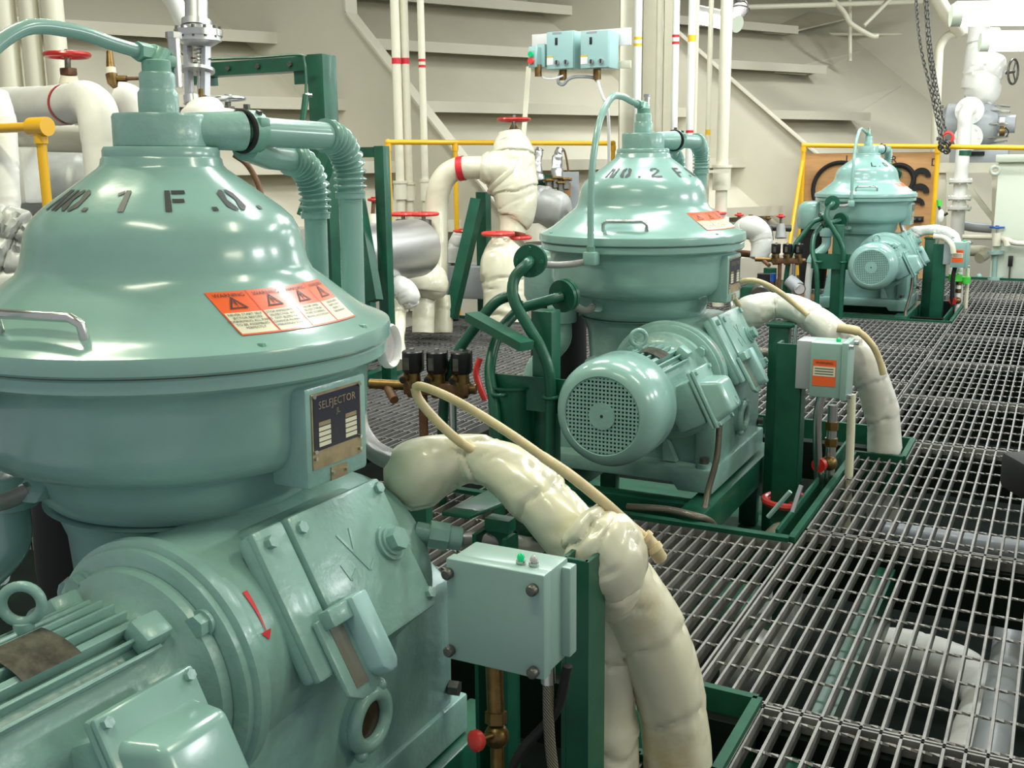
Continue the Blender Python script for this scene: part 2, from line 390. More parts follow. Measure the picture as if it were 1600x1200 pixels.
    mb.tube([(.012, -.012, 1.196), (.05, .035, 1.196), (.08, .11, 1.197)], [.0255, .031, .0345], 'tealr', 32)
    mb.prism([(-.02, -.055, 1.172), (.05, -.04, 1.172), (.085, .10, 1.172), (.01, .10, 1.172)], (0, 0, 1.172), (0, 0, 1.222), 'tealr', .01)
    mb.build('inlet_cap', R)
    mb = MB(); mb.lathe([(.033, 1.222), (.033, 1.258), (.030, 1.262), (.029, 1.266), (.029, 1.288), (.026, 1.292), (.012, 1.293)], 'tealr', seg=40)
    mb.lathe([(.0235, 1.292), (.0235, 1.310), (.020, 1.312), (.012, 1.313)], 'teald', seg=24)
    mb.build('inlet_nozzle', R)
    mb = MB(); mb.torus((.0805, .112, 1.197), (.08, 1, 0), .0345, .005, 'rubber', 28, 8)
    mb.tube([(.081, .116, 1.197), (.084, .144, 1.197)], .0375, 'teald', 28); mb.box((.108, .130, 1.212), (.024, .026, .018), 'teald', None, .004)
    mb.hexbolt((.102, .13, 1.221), (.3, 0, 1), .006, .012, 'dsteel'); mb.hexbolt((.078, .13, 1.232), (0, 0, 1), .006, .012, 'dsteel'); mb.build('hose_clamp', R, label='worn clamp band with a bolt')
    def corr(L, a, p, q): return .0042*cos(2*pi*L/.0142)
    for j, (ox, oz, y1) in enumerate(((.091, 1.194, .335), (-.010, 1.150, .35))):
        mb = MB()
        if j == 0: mb.tube([(.084, .145, 1.197), (ox, y1, oz)], .0265, 'teal', 24)
        else: mb.tube([(.07, .13, 1.17), (.03, .24, 1.155), (ox, y1, oz)], .025, 'teal', 24)
        arc = [Vector((ox, y1+.078*sin(a), oz-.078*(1-cos(a)))) for a in [radians(3*i) for i in range(31)]]
        arc += [arc[-1]+Vector((0, 0, -.0033*i)) for i in range(1, 11)]
        fine = []
        for p, q in zip(arc, arc[1:]): fine += [p, p*.67+q*.33, p*.33+q*.67]
        mb.tube(fine, .0295, 'teal', 20, fn=corr)
        e = fine[-1]; mb.tube([e, e-Vector((0, 0, .012))], .030, 'teal', 20)
        mb.tube([e-Vector((0, 0, .01)), Vector((e.x, e.y, .74))], .0235, 'teal', 20)
        mb.build('outlet_pipe', R)
    # operating water hose from the nozzle down to a block on the rim
    mb = MB(); hp = [(-.012, .035, 1.318), (-.016, .0, 1.322), (-.020, -.07, 1.332), (-.026, -.15, 1.345), (-.03, -.24, 1.335), (-.034, -.33, 1.255), (-.035, -.385, 1.12), (-.035, -.402, .97), (-.035, -.40, .81)]
    mb.tube(spline(hp, 8), .0115, 'teal', 14)
    mb.build('water_hose', R)['_skip'] = 'x'
    mb = MB(); mb.tube([(0, .0, 1.305), (-.002, .018, 1.325), (-.012, .012, 1.326), (-.016, -.01, 1.322)], .0135, 'teald', 12); mb.hexbolt((-.014, .0, 1.3225), (0, -1, .06), .0165, .026, 'teald')
    mb.cyl((-.004, .048, 1.27), (-.006, .05, 1.352), .0105, 'steel', seg=14); mb.cyl((-.006, .05, 1.352), (-.006, .05, 1.362), .0135, 'steel', seg=8); mb.box((-.004, .022, 1.312), (.024, .04, .02), 'teald', None, .005)
    mb.build('hose_elbow', R)
    mb = MB(); mb.box((-.035, -.395, .80), (.046, .05, .046), 'tealr', None, .006); mb.hexbolt((-.035, -.40, .818), (0, 0, 1), .015, .022, 'teald'); mb.build('hose_block', R)
    mb = MB(); mb.tube(spline([(-.055, -.40, .788), (-.085, -.46, .784), (-.105, -.56, .79), (-.115, -.675, .808)], 8), .0115, 'braid', 12)
    mb.build('braided_hose', R)
    mb = MB(); mb.tube(spline([(-.085, -.245, .612), (-.09, -.31, .606), (-.088, -.40, .632), (-.085, -.50, .676)], 8), .014, 'braid', 12)
    mb.prism([(-.05, -.235, .60), (-.05, -.235, .64), (-.05, -.27, .60)], (0, 0, 0), (-.045, -.01, 0), 'tealr', .003); mb.cyl((-.082, -.235, .613), (-.086, -.262, .611), .016, 'steel', seg=8); mb.build('braided_hose', R)
    # side water elbow under the bowl, on the left
    mb = MB(); mb.lathe([(.03, .635), (.055, .63), (.056, .60), (.052, .57), (.038, .565)], 'teal', Matrix.Translation((-.245, -.175, -.03)), 28)
    mb.tube(spline([(-.245, -.175, .54), (-.247, -.178, .47), (-.285, -.195, .42), (-.33, -.21, .38), (-.35, -.22, .33)], 6), .036, 'teal', 20)
    mb.tube([(-.285, -.195, .418), (-.295, -.199, .407)], .040, 'teal', 20)
    mb.tube(spline([(-.35, -.22, .34), (-.36, -.22, .2), (-.365, -.22, .02)], 5), .026, 'lagw', 14)
    mb.build('water_elbow', R)
    # sludge discharge chamber on the left of the bowl
    mb = MB(); mb.lathe([(.02, .80), (.09, .795), (.125, .77), (.14, .72), (.14, .60), (.13, .58), (.02, .58)], 'tealr', Matrix.Translation((-.40, .13, 0)), 32)
    mb.box((-.33, .13, .70), (.2, .2, .17), 'tealr', None, .03); mb.build('sludge_chamber', R)
    mb = MB(); mb.lathe([(.02, .58), (.11, .58), (.115, .30), (.10, .1), (.02, .1)], 'rubber', Matrix.Translation((-.40, .13, 0)), 28); mb.build('sludge_boot', R)
    # gear housing
    mb = MB(); gx, gz = .205, .375
    mb.lathe([(.185, .30), (.192, .42), (.198, .50), (.215, .548), (.235, .558), (.12, .562)], 'tealr', seg=64)
    YT = Matrix.Translation((gx, 0, gz)) @ Matrix.Rotation(radians(90), 4, 'X')       # local z -> -Y
    mb.lathe([(.02, -.24), (.17, -.24), (.187, -.22), (.193, -.1), (.195, .20), (.197, .255), (.207, .262), (.210, .272), (.209, .286), (.204, .289), (.199, .290), (.199, .302), (.19, .306), (.1, .307)], 'tealr', YT, 80)
    # shoulder between column and cover
    mb.prism([(-.17, -.16, .40), (.20, -.16, .545), (.30, -.16, .578), (.335, -.16, .51), (.40, -.13, .33), (-.17, -.16, .2)], (0, 0, 0), (0, .28, 0), 'tealr', .02)
    # legs / base
    mb.prism([(-.20, -.265, .30), (.375, -.255, .36), (.385, -.26, .07), (-.24, -.265, .07)], (0, 0, 0), (0, .03, 0), 'tealr', .01)
    mb.prism([(.31, -.285, .40), (.385, -.285, .34), (.385, -.285, .06), (.31, -.285, .06)], (0, 0, 0), (0, .59, 0), 'tealr', .012)
    mb.prism([(-.195, -.2, .36), (-.12, -.2, .36), (-.16, -.27, .06), (-.24, -.27, .06)], (0, 0, 0), (0, .45, 0), 'tealr', .012)
    mb.box((.08, .08, .2), (.5, .30, .32), 'tealr', None, .02)
    mb.prism([(-.285, -.345, .085), (.395, -.345, .085), (.395, -.345, .002), (.27, -.345, .002), (.25, -.345, .03), (-.15, -.345, .03), (-.17, -.345, .002), (-.285, -.345, .002)], (0, 0, 0), (0, .69, 0), 'tealr', .006)
    for x in (-.25, .355):
        for y in (-.31, .30): mb.cyl((x, y, .08), (x, y, .10), .026, 'tealr', seg=16); mb.hexbolt((x, y, .10), (0, 0, 1), .017, .02, 'dsteel')
    mb.prism([(.20, -.30, .09), (.20, -.30, .20), (.25, -.30, .09)], (0, 0, 0), (0, .03, 0), 'tealr')
    gear = mb.build('gear_housing', R, sharp=35)
    # flange bolts
    for k in range(4):
        a = radians(42+90*k); c = Vector((gx+.172*cos(a), -.306, gz+.172*sin(a)))
        mb = MB(); mb.cyl(c, c-Vector((0, .006, 0)), .021, 'tealr', seg=20); mb.hexbolt(c-Vector((0, .006, 0)), (0, -1, 0), .0175, .016, 'tealr'); mb.build('flange_bolt', R)
    # red direction arrow on the housing
    mb = MB(); 
    def AR(s, y, l=.0015): return Vector((gx+(.1965+l)*cos(s), y, gz+(.1965+l)*sin(s)))
    a0 = radians(33)
    mb.add([p_ for i_ in range(9) for p_ in (AR(a0-.16+.36*i_/8, -.2355-.004*i_/8), AR(a0-.16+.36*i_/8, -.2345+.005*i_/8))], [[2*i_, 2*i_+1, 2*i_+3, 2*i_+2] for i_ in range(8)], 'band', False)
    mb.add([AR(a0-.21, -.235), AR(a0-.14, -.246), AR(a0-.14, -.224)], [[0, 1, 2]], 'band', False); mb.build('rotation_arrow', R, label='red painted direction arrow')
    # sloping gear cover on the right side
    TF = tilt_frame(.368, -.034, .468, radians(29))
    TR = TF.to_3x3(); Lc = lambda x, y, z=0: TF @ Vector((x, y, z))
    mb = MB()
    mb.box(Lc(0, 0, .004), (.335, .248, .03), 'tealr', TR, .012); mb.box(Lc(-.129, 0, .02), (.072, .25, .018), 'tealr', TR, .007)
    mb.box(Lc(.04, 0, .022), (.254, .25, .022), 'tealr', TR, .008)
    cov = mb.build('gear_cover', R, sharp=35)
    mb = MB(); mb.prism([Lc(-.135, -.04, .03), Lc(-.05, -.04, .03), Lc(-.05, -.165, .03), Lc(-.075, -.18, .03), Lc(-.11, -.18, .03), Lc(-.135, -.165, .03)], (0, 0, 0), TR @ Vector((0, 0, .012)), 'tealr', .004)
    mb.prism([Lc(-.075, -.03, .04), Lc(-.035, -.03, .04), Lc(-.035, -.15, .04), Lc(-.045, -.165, .04), Lc(-.062, -.165, .04), Lc(-.075, -.15, .04)], (0, 0, 0), TR @ Vector((0, 0, .034)), 'tealc', .005)
    mb.box(Lc(-.10, -.045, .052), (.05, .03, .025), 'tealr', TR, .004); mb.box(Lc(-.10, -.11, .0425), (.03, .10, .002), 'sightw', TR)
    mb.build('oil_level_sight', R, label='sight glass with a raised teal guard')
    for (x, y) in ((-.14, .10), (-.068, .10), (.15, .106), (.155, -.10), (-.045, -.108)):
        mb = MB(); c = Lc(x, y, .031); mb.hexbolt(c-TR @ Vector((0, 0, .004)), TR @ Vector((0, 0, 1)), .0105, .014, 'tealr'); mb.build('cover_bolt', R)
    mb = MB(); c = Lc(.115, .012, .032); ax = TR @ Vector((0, 0, 1)); mb.cyl(c, c+ax*.008, .033, 'tealr', seg=28); mb.cyl(c+ax*.008, c+ax*.013, .026, 'tealr', seg=28); mb.hexbolt(c+ax*.012, ax, .021, .018, 'tealr'); mb.build('filler_plug', R)
    mb = MB()     # raised casting mark
    for a, b in (((.0, .065), (.04, -.012)), ((.04, -.012), (.06, .0)), ((.022, .024), (.036, .066)), ((-.012, -.012), (-.02, .018)), ((-.012, -.012), (.01, .0))):
        mb.bar(Lc(*a, .0325), Lc(*b, .0325), .005, .004, 'tealr', up=ax)
    mb.build('casting_mark', R)
    # round oil sight port low on the right side
    mb = MB(); pc = Vector((.388, -.008, .205)); 
    mb.torus(pc+Vector((.016, 0, 0)), (1, 0, 0), .046, .014, 'tealr', 36, 10); mb.cyl(pc-Vector((.01, 0, 0)), pc+Vector((.012, 0, 0)), .058, 'tealr', seg=32)
    mb.cyl(pc+Vector((.012, 0, 0)), pc+Vector((.014, 0, 0)), .038, 'sight', seg=24)
    for a in (60, 240): mb.sphere(pc+Vector((.018, .06*cos(radians(a)), .06*sin(radians(a)))), .012, 'tealr', seg=10, rings=6)
    mb.build('sight_port', R, label='round rust-stained sight port')
    mb = MB(); pc = Vector((.385, .29, .12)); mb.hexbolt(pc, (1, .2, 0), .016, .02, 'dsteel'); mb.build('drain_plug', R)
    # ---- drive motor
    mb = MB(); MT = Matrix.Translation((gx, 0, gz)) @ Matrix.Rotation(radians(90), 4, 'X')
    mb.lathe([(.02, .305), (.175, .308), (.172, .325), (.15, .335), (.138, .345), (.128, .36), (.122, .42), (.122, .70), (.10, .71)], 'tealr', MT, 64)
    for k in range(36):
        a = radians(10*k+4)
        if -52 < ((10*k+4+180) % 360)-180 < 42: continue
        c = Vector((gx+.132*cos(a), 0, gz+.132*sin(a))); Rz = Matrix.Rotation(-(a-pi/2), 3, 'Y')
        big = k in (6, 12, 24, 30)
        mb.box(c+Vector((0, -.53, 0)), (.012 if big else .006, .33, .026), 'tealr', Rz, .002)
    for a in (54, 126, 205, 335):
        a = radians(a); c = Vector((gx+.146*cos(a), -.372, gz+.146*sin(a))); mb.box(c, (.042, .05, .036), 'tealr', Matrix.Rotation(-(a-pi/2), 3, 'Y'), .006)
    mb.prism([(gx-.16, -.40, gz-.05), (gx-.10, -.40, gz-.12), (gx-.18, -.40, gz-.20)], (0, 0, 0), (0, -.02, 0), 'tealr')
    mot = mb.build('drive_motor', R, sharp=35)
    mb = MB()
    mb.lathe([(.127, .67), (.164, .672), (.169, .68), (.170, .80), (.166, .83), (.153, .858), (.133, .874), (.122, .876), (.119, .872), (.117, .874)], 'teal', MT, 64, cap=False)
    mb.lathe([(.117, .874), (.125, .86), (.15, .80), (.15, .68)], 'teald', MT, 64, cap=False)
    mb.build('fan_cover', mot)
    mb = MB(); yy = -.872
    for i in range(-9, 10):
        o = i*.0122; h = math.sqrt(max(0, .118**2-o*o))
        mb.box((gx+o, yy, gz), (.0056, .003, 2*h), 'tealr'); mb.box((gx, yy-.0004, gz+o), (2*h, .003, .0056), 'tealr')
    mb.cyl((gx, yy+.002, gz), (gx, yy-.004, gz), .042, 'tealr', seg=28); mb.cyl((gx, yy-.004, gz), (gx, yy-.0045, gz), .005, 'ink', seg=10)
    mb.build('fan_grille', mot)
    mb = MB(); mb.cyl((gx, yy+.03, gz), (gx, yy+.028, gz), .115, 'rubber', seg=28); mb.build('grille_dark_disc', mot)  # black disc paints the shade inside the cover, seen through the grille holes
    mb = MB(); e = Vector((gx-.035, -.475, gz+.128)); mb.cyl(e, e+Vector((0, 0, .022)), .014, 'tealr', seg=14); mb.torus(e+Vector((0, 0, .048)), (-.55, .83, 0), .026, .0075, 'tealr', 28, 10); mb.build('lifting_eye', mot)
    mb = MB()
    n_ = 8; rr = .1495; vs = []
    for j in range(n_+1):
        a = radians(90-30*j/n_)
        vs += [(gx+rr*cos(a), -.475, gz+rr*sin(a)), (gx+rr*cos(a), -.565, gz+rr*sin(a))]
    mb.add(vs, [[2*j, 2*j+1, 2*j+3, 2*j+2] for j in range(n_)], 'plates'); mb.build('rating_plate', mot, label='dull metal rating plate')
    # terminal box
    TB = tilt_frame(.418, -.465, .378, radians(27)); T3 = TB.to_3x3(); B = lambda x, y, z=0: TB @ Vector((x, y, z))
    mb = MB(); mb.box(B(-.01, 0, -.075), (.13, .15, .10), 'tealr', T3, .012); mb.box(B(0, 0, -.012), (.168, .20, .014), 'tealr', T3, .008)
    mb.build('terminal_box', mot)
    mb = MB(); mb.box(B(0, 0, .002), (.168, .20, .012), 'teal', T3, .006)
    h = [(-.072, -.085), (.072, -.085), (.072, .06), (-.072, .06)]; top = [(-.06, -.07), (.06, -.07), (.06, .035), (-.06, .035)]
    bm = bmesh.new(); vv = [bm.verts.new(B(x, y, .005)) for x, y in h]+[bm.verts.new(B(x, y, .066)) for x, y in top]
    for f_ in [(0, 1, 5, 4), (1, 2, 6, 5), (2, 3, 7, 6), (3, 0, 4, 7), (4, 5, 6, 7)]: bm.faces.new([vv[i] for i in f_])
    bmesh.ops.bevel(bm, geom=[e_ for e_ in bm.edges if not e_.is_boundary], offset=.016, segments=4, affect='EDGES', profile=.5); bm.verts.index_update()
    mb.add([v.co.copy() for v in bm.verts], [[v.index for v in f_.verts] for f_ in bm.faces], 'teal'); bm.free()
    for x, y in ((-.07, .088), (.07, .088), (-.07, -.09), (.07, -.09)): mb.hexbolt(B(x, y, .006), T3 @ Vector((0, 0, 1)), .008, .01, 'tealr')
    mb.torus(B(.01, -.045, .0665), T3 @ Vector((0, 0, 1)), .014, .0012, 'tealr', 20, 6)
    mb.build('terminal_cover', mot)
    mb = MB(); mb.tube(spline([(.43, -.40, .265), (.425, -.405, .15), (.40, -.42, .02), (.42, -.50, -.06), (.50, -.58, -.09)], 6), .011, 'hoseg', 12); mb.build('cable_conduit', mot)
    return R

pur = [make_purifier('teal purifier stencilled NO. 1 F.O., largest and nearest, in the foreground')]
for k, lb in ((1, 'teal purifier stencilled NO. 2 F.O., middle one of the three'), (2, 'teal purifier stencilled L.O., farthest, in front of the plywood board')):
    c = copy_tree(pur[0]); c.location = (PX0, P_Y[k], 0); c['label'] = lb; pur.append(c)
pur[0].location = (PX0+.002, P_Y[0], -.002); pur[0].rotation_euler = (-.0062, .0118, 0); pur[0].scale = (1, 1, .989)
stencil(pur[0], [('N', -107), ('O', -94), ('.', -83), ('1', -65), ('F', -39), ('.', -22), ('O', -9), ('.', 5)], 'black stencilled NO. 1 F.O.')
stencil(pur[1], [('N', -107), ('O', -89), ('.', -73), ('2', -55), ('F', -23), ('.', -9), ('O', 6), ('.', 20)], 'black stencilled NO. 2 F.O.')
stencil(pur[2], [('L', -66), ('.', -53), ('O', -34), ('.', -20)], 'black stencilled L.O.')
# gauge beside the rim of the first purifier
mb = MB(); gn = Vector((.95, .18, .05)).normalized(); gm = Matrix.Translation(Vector((.300, .216, .814))) @ gn.to_track_quat('Z', 'Y').to_matrix().to_4x4()
mb.lathe([(.005, -.004), (.036, -.003), (.041, .003), (.041, .013), (.038, .017), (.034, .014), (.031, .006), (.01, .005)], 'white', gm, 36); mb.lathe([(.001, .0065), (.033, .0065)], 'glass', gm, 32, False)
mb.build('pressure_gauge', pur[0], label='round white-rimmed gauge beside the rim')
# ================================================================ gratings, kerbs, machine beds, bilge
def grating(name, x0, x1, y0, y1, label, z=0, pitch=.0392, rod=.1372, notch=None, dt=1):
    mb = MB(); th = .0058; dep = .038
    def inn(x, y): return not (notch and notch[0] <= x <= notch[1] and notch[2] <= y <= notch[3])
    def run(x, a, b): mb.box((x, (a+b)/2, z-dep/2), (th, b-a, dep), 'grate')
    n = max(1, round((x1-x0)/pitch)); xs = [x0+(x1-x0)*i/n for i in range(n+1)]
    for x in xs:
        x = min(max(x, x0+th/2), x1-th/2); a, b = y0, y1
        if notch and notch[0]-.001 <= x <= notch[1]:
            if notch[3] >= y1: b = notch[2]
            else: a = notch[3]
        run(x, a, b)
    for y, a, b in ((y0, x0, x1), (y1, x0, x1)):
        if notch and notch[2] <= y <= notch[3]:
            a = notch[1] if notch[0] <= x0+.001 else a; b = notch[0] if notch[1] >= x1-.001 and notch[0] > x0 else b
        yy = y+(th/2 if y == y0 else -th/2); mb.box(((a+b)/2, yy, z-dep/2), (b-a, th, dep), 'grate')
    if notch:
        yy = notch[2]-th/2 if notch[3] >= y1 else notch[3]+th/2
        mb.box(((notch[0]+notch[1])/2, yy, z-dep/2), (notch[1]-notch[0], th, dep), 'grate')
        xx = notch[1]+th/2 if notch[0] <= x0+.001 else notch[0]-th/2
        mb.box((xx, (notch[2]+notch[3])/2, z-dep/2), (th, notch[3]-notch[2], dep), 'grate')
    m = max(1, int((y1-y0-.03)/rod)); off = (y1-y0-m*rod)/2
    for j in range(m+1):
        y = y0+off+j*rod
        if y < y0+.012 or y > y1-.012: continue
        a, b = x0, x1
        if notch and notch[2] <= y <= notch[3]:
            if notch[0] <= x0+.001: a = notch[1]
            else: b = notch[0]
        k = max(2, int((b-a)/(.0131*dt))); vs = []; 
        for i in range(k+1):
            xx = a+(b-a)*i/k; t = i*.75*dt
            for q in range(4): vs.append((xx, y+.0040*cos(t+q*pi/2), z-.0045+.0040*sin(t+q*pi/2)))
        mb.add(vs, [[i*4+q, i*4+(q+1) % 4, (i+1)*4+(q+1) % 4, (i+1)*4+q] for i in range(k) for q in range(4)], 'grate', False)
    return mb.build(name, label=label, cat='grating', group='steel floor gratings')
g = 'grating'
rows = [(.75, 2.048, 'nearest the camera'), (2.054, 3.19, 'second from the camera'), (3.196, 4.425, 'beside the middle purifier'),
        (4.431, 5.35, 'just past the middle purifier'), (5.356, 6.36, 'fifth from the camera'), (6.366, 7.38, 'sixth from the camera'), (7.386, 8.40, 'beside the far purifier motor'),
        (8.406, 9.45, 'beside the far purifier'), (9.456, 10.9, 'at the far end by the cabinet')]
for i, (a, b, t) in enumerate(rows):
    nt = None
    if i == 0: nt = (-.632, -.482, 1.76, 2.05)
    if i == 2: nt = (-.632, -.462, 4.15, 4.43)
    if i == 6: nt = None
    grating('floor_grating', -.632, .545, a, b, 'grey walkway grating panel %s' % t, notch=nt, dt=1 if i < 4 else 2)
    grating('floor_grating', .551, 1.73, a, b, 'grey outer walkway grating panel at the right edge, %s' % t, dt=3)
grating('floor_grating', -1.33, -.638, 2.085, 3.055, 'small grating panel between the first and middle purifiers, under the lagged pipe')
grating('floor_grating', -2.52, -1.336, 2.085, 3.055, 'grating panel between the first and middle purifiers, left part', dt=2)
grating('floor_grating', -3.70, -2.526, 2.085, 3.40, 'left grating panel behind the first purifier, by the green frame', dt=2)
grating('floor_grating', -3.35, -2.20, 3.406, 4.60, 'left grating panel under the brass valve manifold', dt=2)
grating('floor_grating', -3.90, -2.76, 4.606, 5.70, 'left grating panel in front of the aluminium drum', dt=2)
grating('floor_grating', -4.05, -2.76, 5.706, 6.75, 'left grating panel along the kerb of the lagged valves', dt=2)
for i, (a, b) in enumerate(((4.606, 5.65), (5.656, 6.75), (6.756, 7.88))):
    t = ('nearest', 'second nearest', 'farthest')[i]
    grating('floor_grating', -1.70, -.638, a, b, 'grating panel between middle and far purifiers, right column, %s of three' % t, dt=2)
    grating('floor_grating', -2.754, -1.706, a, b, 'grating panel between middle and far purifiers, left column, %s of three' % t, dt=2)
grating('floor_grating', -2.75, -2.2, 7.886, 9.9, 'grating panel left of the far purifier under the small valves', dt=3)
grating('floor_grating', -2.194, -.638, 9.5, 10.9, 'grating panel behind the far purifier at the plywood board', dt=3)
# kerb angles round the openings: the steel of the floor itself
def kerb(n, pts, h=.012, d=.06, t=.008, m='greenk'):
    mb = MB()
    for a, b in zip(pts, pts[1:]):
        a = Vector((*a, 0)); b = Vector((*b, 0)); mb.bar(a+Vector((0, 0, (h-d)/2)), b+Vector((0, 0, (h-d)/2)), t, h+d, m)
    return mb.build('trim_%d' % n, kind='structure')
kerb(1, [(-.645, .75), (-.645, 1.75), (-.490, 1.75), (-.490, 2.06), (-.645, 2.065)], .014, .14, .02)
kerb(2, [(-2.1, 3.065), (-.655, 3.065)], .014, .12, .03); kerb(3, [(-.648, 3.065), (-.648, 4.14), (-.470, 4.14), (-.470, 4.44), (-.65, 4.44)], .014, .14, .02)
kerb(4, [(-2.1, 4.595), (-.65, 4.595)], .012, .12, .02); kerb(5, [(-1.34, 2.07), (-.65, 2.07)], .0, .12, .02)
kerb(6, [(-2.2, 7.89), (-.655, 7.89)], .014, .12, .02); kerb(7, [(-.645, 7.89), (-.645, 9.45)], .014, .14, .02)
kerb(8, [(-4.25, 6.76), (-2.7, 6.76)], .02, .12, .02); kerb(9, [(-2.2, 10.93), (1.8, 10.93)], .02, .12, .02); kerb(10, [(-2.8, 9.92), (-2.2, 9.92)], .03, .12, .03)
# beams that carry the gratings
mb = MB()
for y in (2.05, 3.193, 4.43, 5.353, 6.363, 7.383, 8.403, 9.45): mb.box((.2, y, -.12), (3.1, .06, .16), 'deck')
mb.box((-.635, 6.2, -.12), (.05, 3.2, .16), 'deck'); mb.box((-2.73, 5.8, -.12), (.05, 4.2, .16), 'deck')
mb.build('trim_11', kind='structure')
mb = MB(); a_, b_ = ON(1380, 912, -.07), ON(1266, 1122, -.07); mb.box(((a_.x+b_.x)/2, 2.62, -.15), (.06, 1.06, .16), 'green'); mb.box(((a_.x+b_.x)/2, 1.4, -.15), (.06, 1.2, .16), 'green'); mb.build('trim_12', kind='structure')
# bilge plating under the gratings
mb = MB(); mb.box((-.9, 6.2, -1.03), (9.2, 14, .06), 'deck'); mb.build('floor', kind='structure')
# drip tray and bed under each purifier
for k, Y in enumerate(P_Y):
    t = ('first', 'middle', 'far')[k]
    b = thing('machine_bed', (PX0, Y, -.3), 'dark green steel bed and drip tray under the %s purifier' % t, 'machine bed', 'purifier beds')
    q = PB(b)
    for x in (-.24, .375): q.box((PX0+x, Y-.02, -.065), (.09, .98, .11), 'green', None, .006)
    q.box((PX0+.06, Y-.36, -.075), (.55, .07, .10), 'green', None, .006); q.box((PX0+.06, Y+.36, -.075), (.55, .07, .10), 'green', None, .006)
    q.part('bed_beam')
    q = PB(b); q.box((PX0+.10, Y+.02, -.32), (1.16, 1.32, .02), 'tray'); q.box((PX0-.48, Y+.02, -.2), (.01, 1.32, .24), 'tray'); q.part('drip_tray')
    q = PB(b); q.box((PX0+.685, Y+.0, -.15), (.010, 1.26, .33), 'greenk', None, .002); q.part('tray_side')
    for x, y in ((-.24, -.3), (.36, -.3), (-.24, .3), (.36, .3)):
        q = PB(b); q.box((PX0+x, Y+y, -.21), (.07, .05, .19), 'green', None, .004); q.part('bed_foot')
    b['_k'] = k
# pipes in the bilge, seen through the bars
def sp(name, pts, r, m, label, cat='pipe', group=None, n=8, seg=18, extra=None):
    mb = MB(); mb.tube(spline(pts, n), r, m, seg)
    if extra: extra(mb)
    return tag(mb.build(name), label, cat, group)
mb = MB(); lagpipe(mb, [ON(1370, 1012, -.45), ON(1430, 1020, -.45), ON(1500, 1045, -.45), ON(1540, 1090, -.46), ON(1530, 1140, -.47), ON(1490, 1240, -.47), ON(1400, 1420, -.47)], [.07]*7, 'lagw', 3, .003)
tag(mb.build('bilge_pipe'), 'white lagged pipe bending under the nearest walkway grating', 'pipe')
sp('bilge_pipe', [ON(1584, 930, -.3), ON(1572, 1040, -.3), ON(1552, 1160, -.3), ON(1500, 1400, -.3)], .045, 'greyp', 'straight grey pipe under the walkway grating at the right edge')
sp('bilge_pipe', [ON(1300, 905, -.5), ON(1480, 935, -.5), ON(1640, 960, -.5)], .045, 'whitep', 'pale pipe crossing under the second walkway grating', seg=16)
sp('bilge_pipe', [ON(1380, 830, -.45), ON(1500, 848, -.45), ON(1680, 876, -.45)], .05, 'greyp', 'grey pipe crossing under the grating seam beside the middle purifier', seg=16)
sp('bilge_pipe', [ON(1380, 738, -.4), ON(1480, 752, -.4), ON(1680, 782, -.4)], .04, 'pipe', 'cream pipe crossing under the grating beside the middle purifier', seg=16)
mb = MB(); mb.box((.28, 2.30, -.7), (.5, .5, .45), 'tray', None, .02); tag(mb.build('bilge_pump_box'), 'dull green box in the bilge under the second walkway grating', 'box')
mb = MB(); lagpipe(mb, [ON(1235, 885, -.35), ON(1215, 960, -.37), ON(1180, 1030, -.4), ON(1150, 1060, -.5)], [.05, .07, .075, .06], 'lagg', 12, .008, .1); tag(mb.build('bilge_pipe'), 'grey lagged pipe under the left side of the second walkway grating', 'pipe')
# ================================================================ equipment standing round the purifiers
LP = [Vector((PX0, y, 0)) for y in P_Y]
def L(k, x, y, z): return LP[k]+Vector((x, y, z))
def shift(k, pts): return [L(k, *p) for p in pts]
# ---- lagged discharge pipes
lp = [(.30, .34, .50), (.335, .285, .545), (.415, .33, .572), (.50, .315, .568), (.595, .27, .535), (.665, .255, .485), (.735, .30, .42), (.80, .385, .275), (.836, .455, .08), (.842, .50, -.26)]
for k, (lb, m, sd) in enumerate((('shiny cream lagged pipe arching from the first purifier beside the grey junction box', 'lagd', 2), ('cream lagged pipe arching behind the middle purifier and down through the grating', 'lagp', 5), ('white lagged pipe beside the far purifier, mostly behind its box', 'lagw', 9))):
    t = thing('lagged_pipe', L(k, .84, .4, -.3), lb, 'lagged pipe', 'lagged purifier pipes')
    q = PB(t); lagpipe(q, shift(k, lp[:6]+[(.728, .285, .42), (.787, .345, .275), (.818, .39, .07), (.822, .40, -.26)] if k == 0 else lp if k < 2 else [(.30, .34, .50), (.34, .28, .545), (.42, .27, .57), (.52, .24, .575), (.60, .20, .56), (.67, .15, .50), (.70, .13, .35), (.705, .13, .1), (.705, .13, -.2)]), [.050, .068, .049, .050, .054, .056, .062, .064, .064, .062] if k < 2 else [.04, .055, .042, .042, .04, .03, .026, .035, .035], m, sd, .0075, .10, 44, 20); q.part('lagging')
    q = PB(t)
    if k == 0: q.tube(spline([W(556, 640, 2.12), W(562, 672, 2.10), W(580, 700, 2.06), W(606, 716, 2.02), W(632, 722, 2.0)], 8), .0205, 'braid', 18)
    else: q.tube(spline(shift(k, [(.22, .40, .64), (.235, .40, .59), (.26, .38, .54), (.31, .33, .53)]), 6), .02, 'braid', 14)
    q.part('braided_connector', label='braided steel connector')
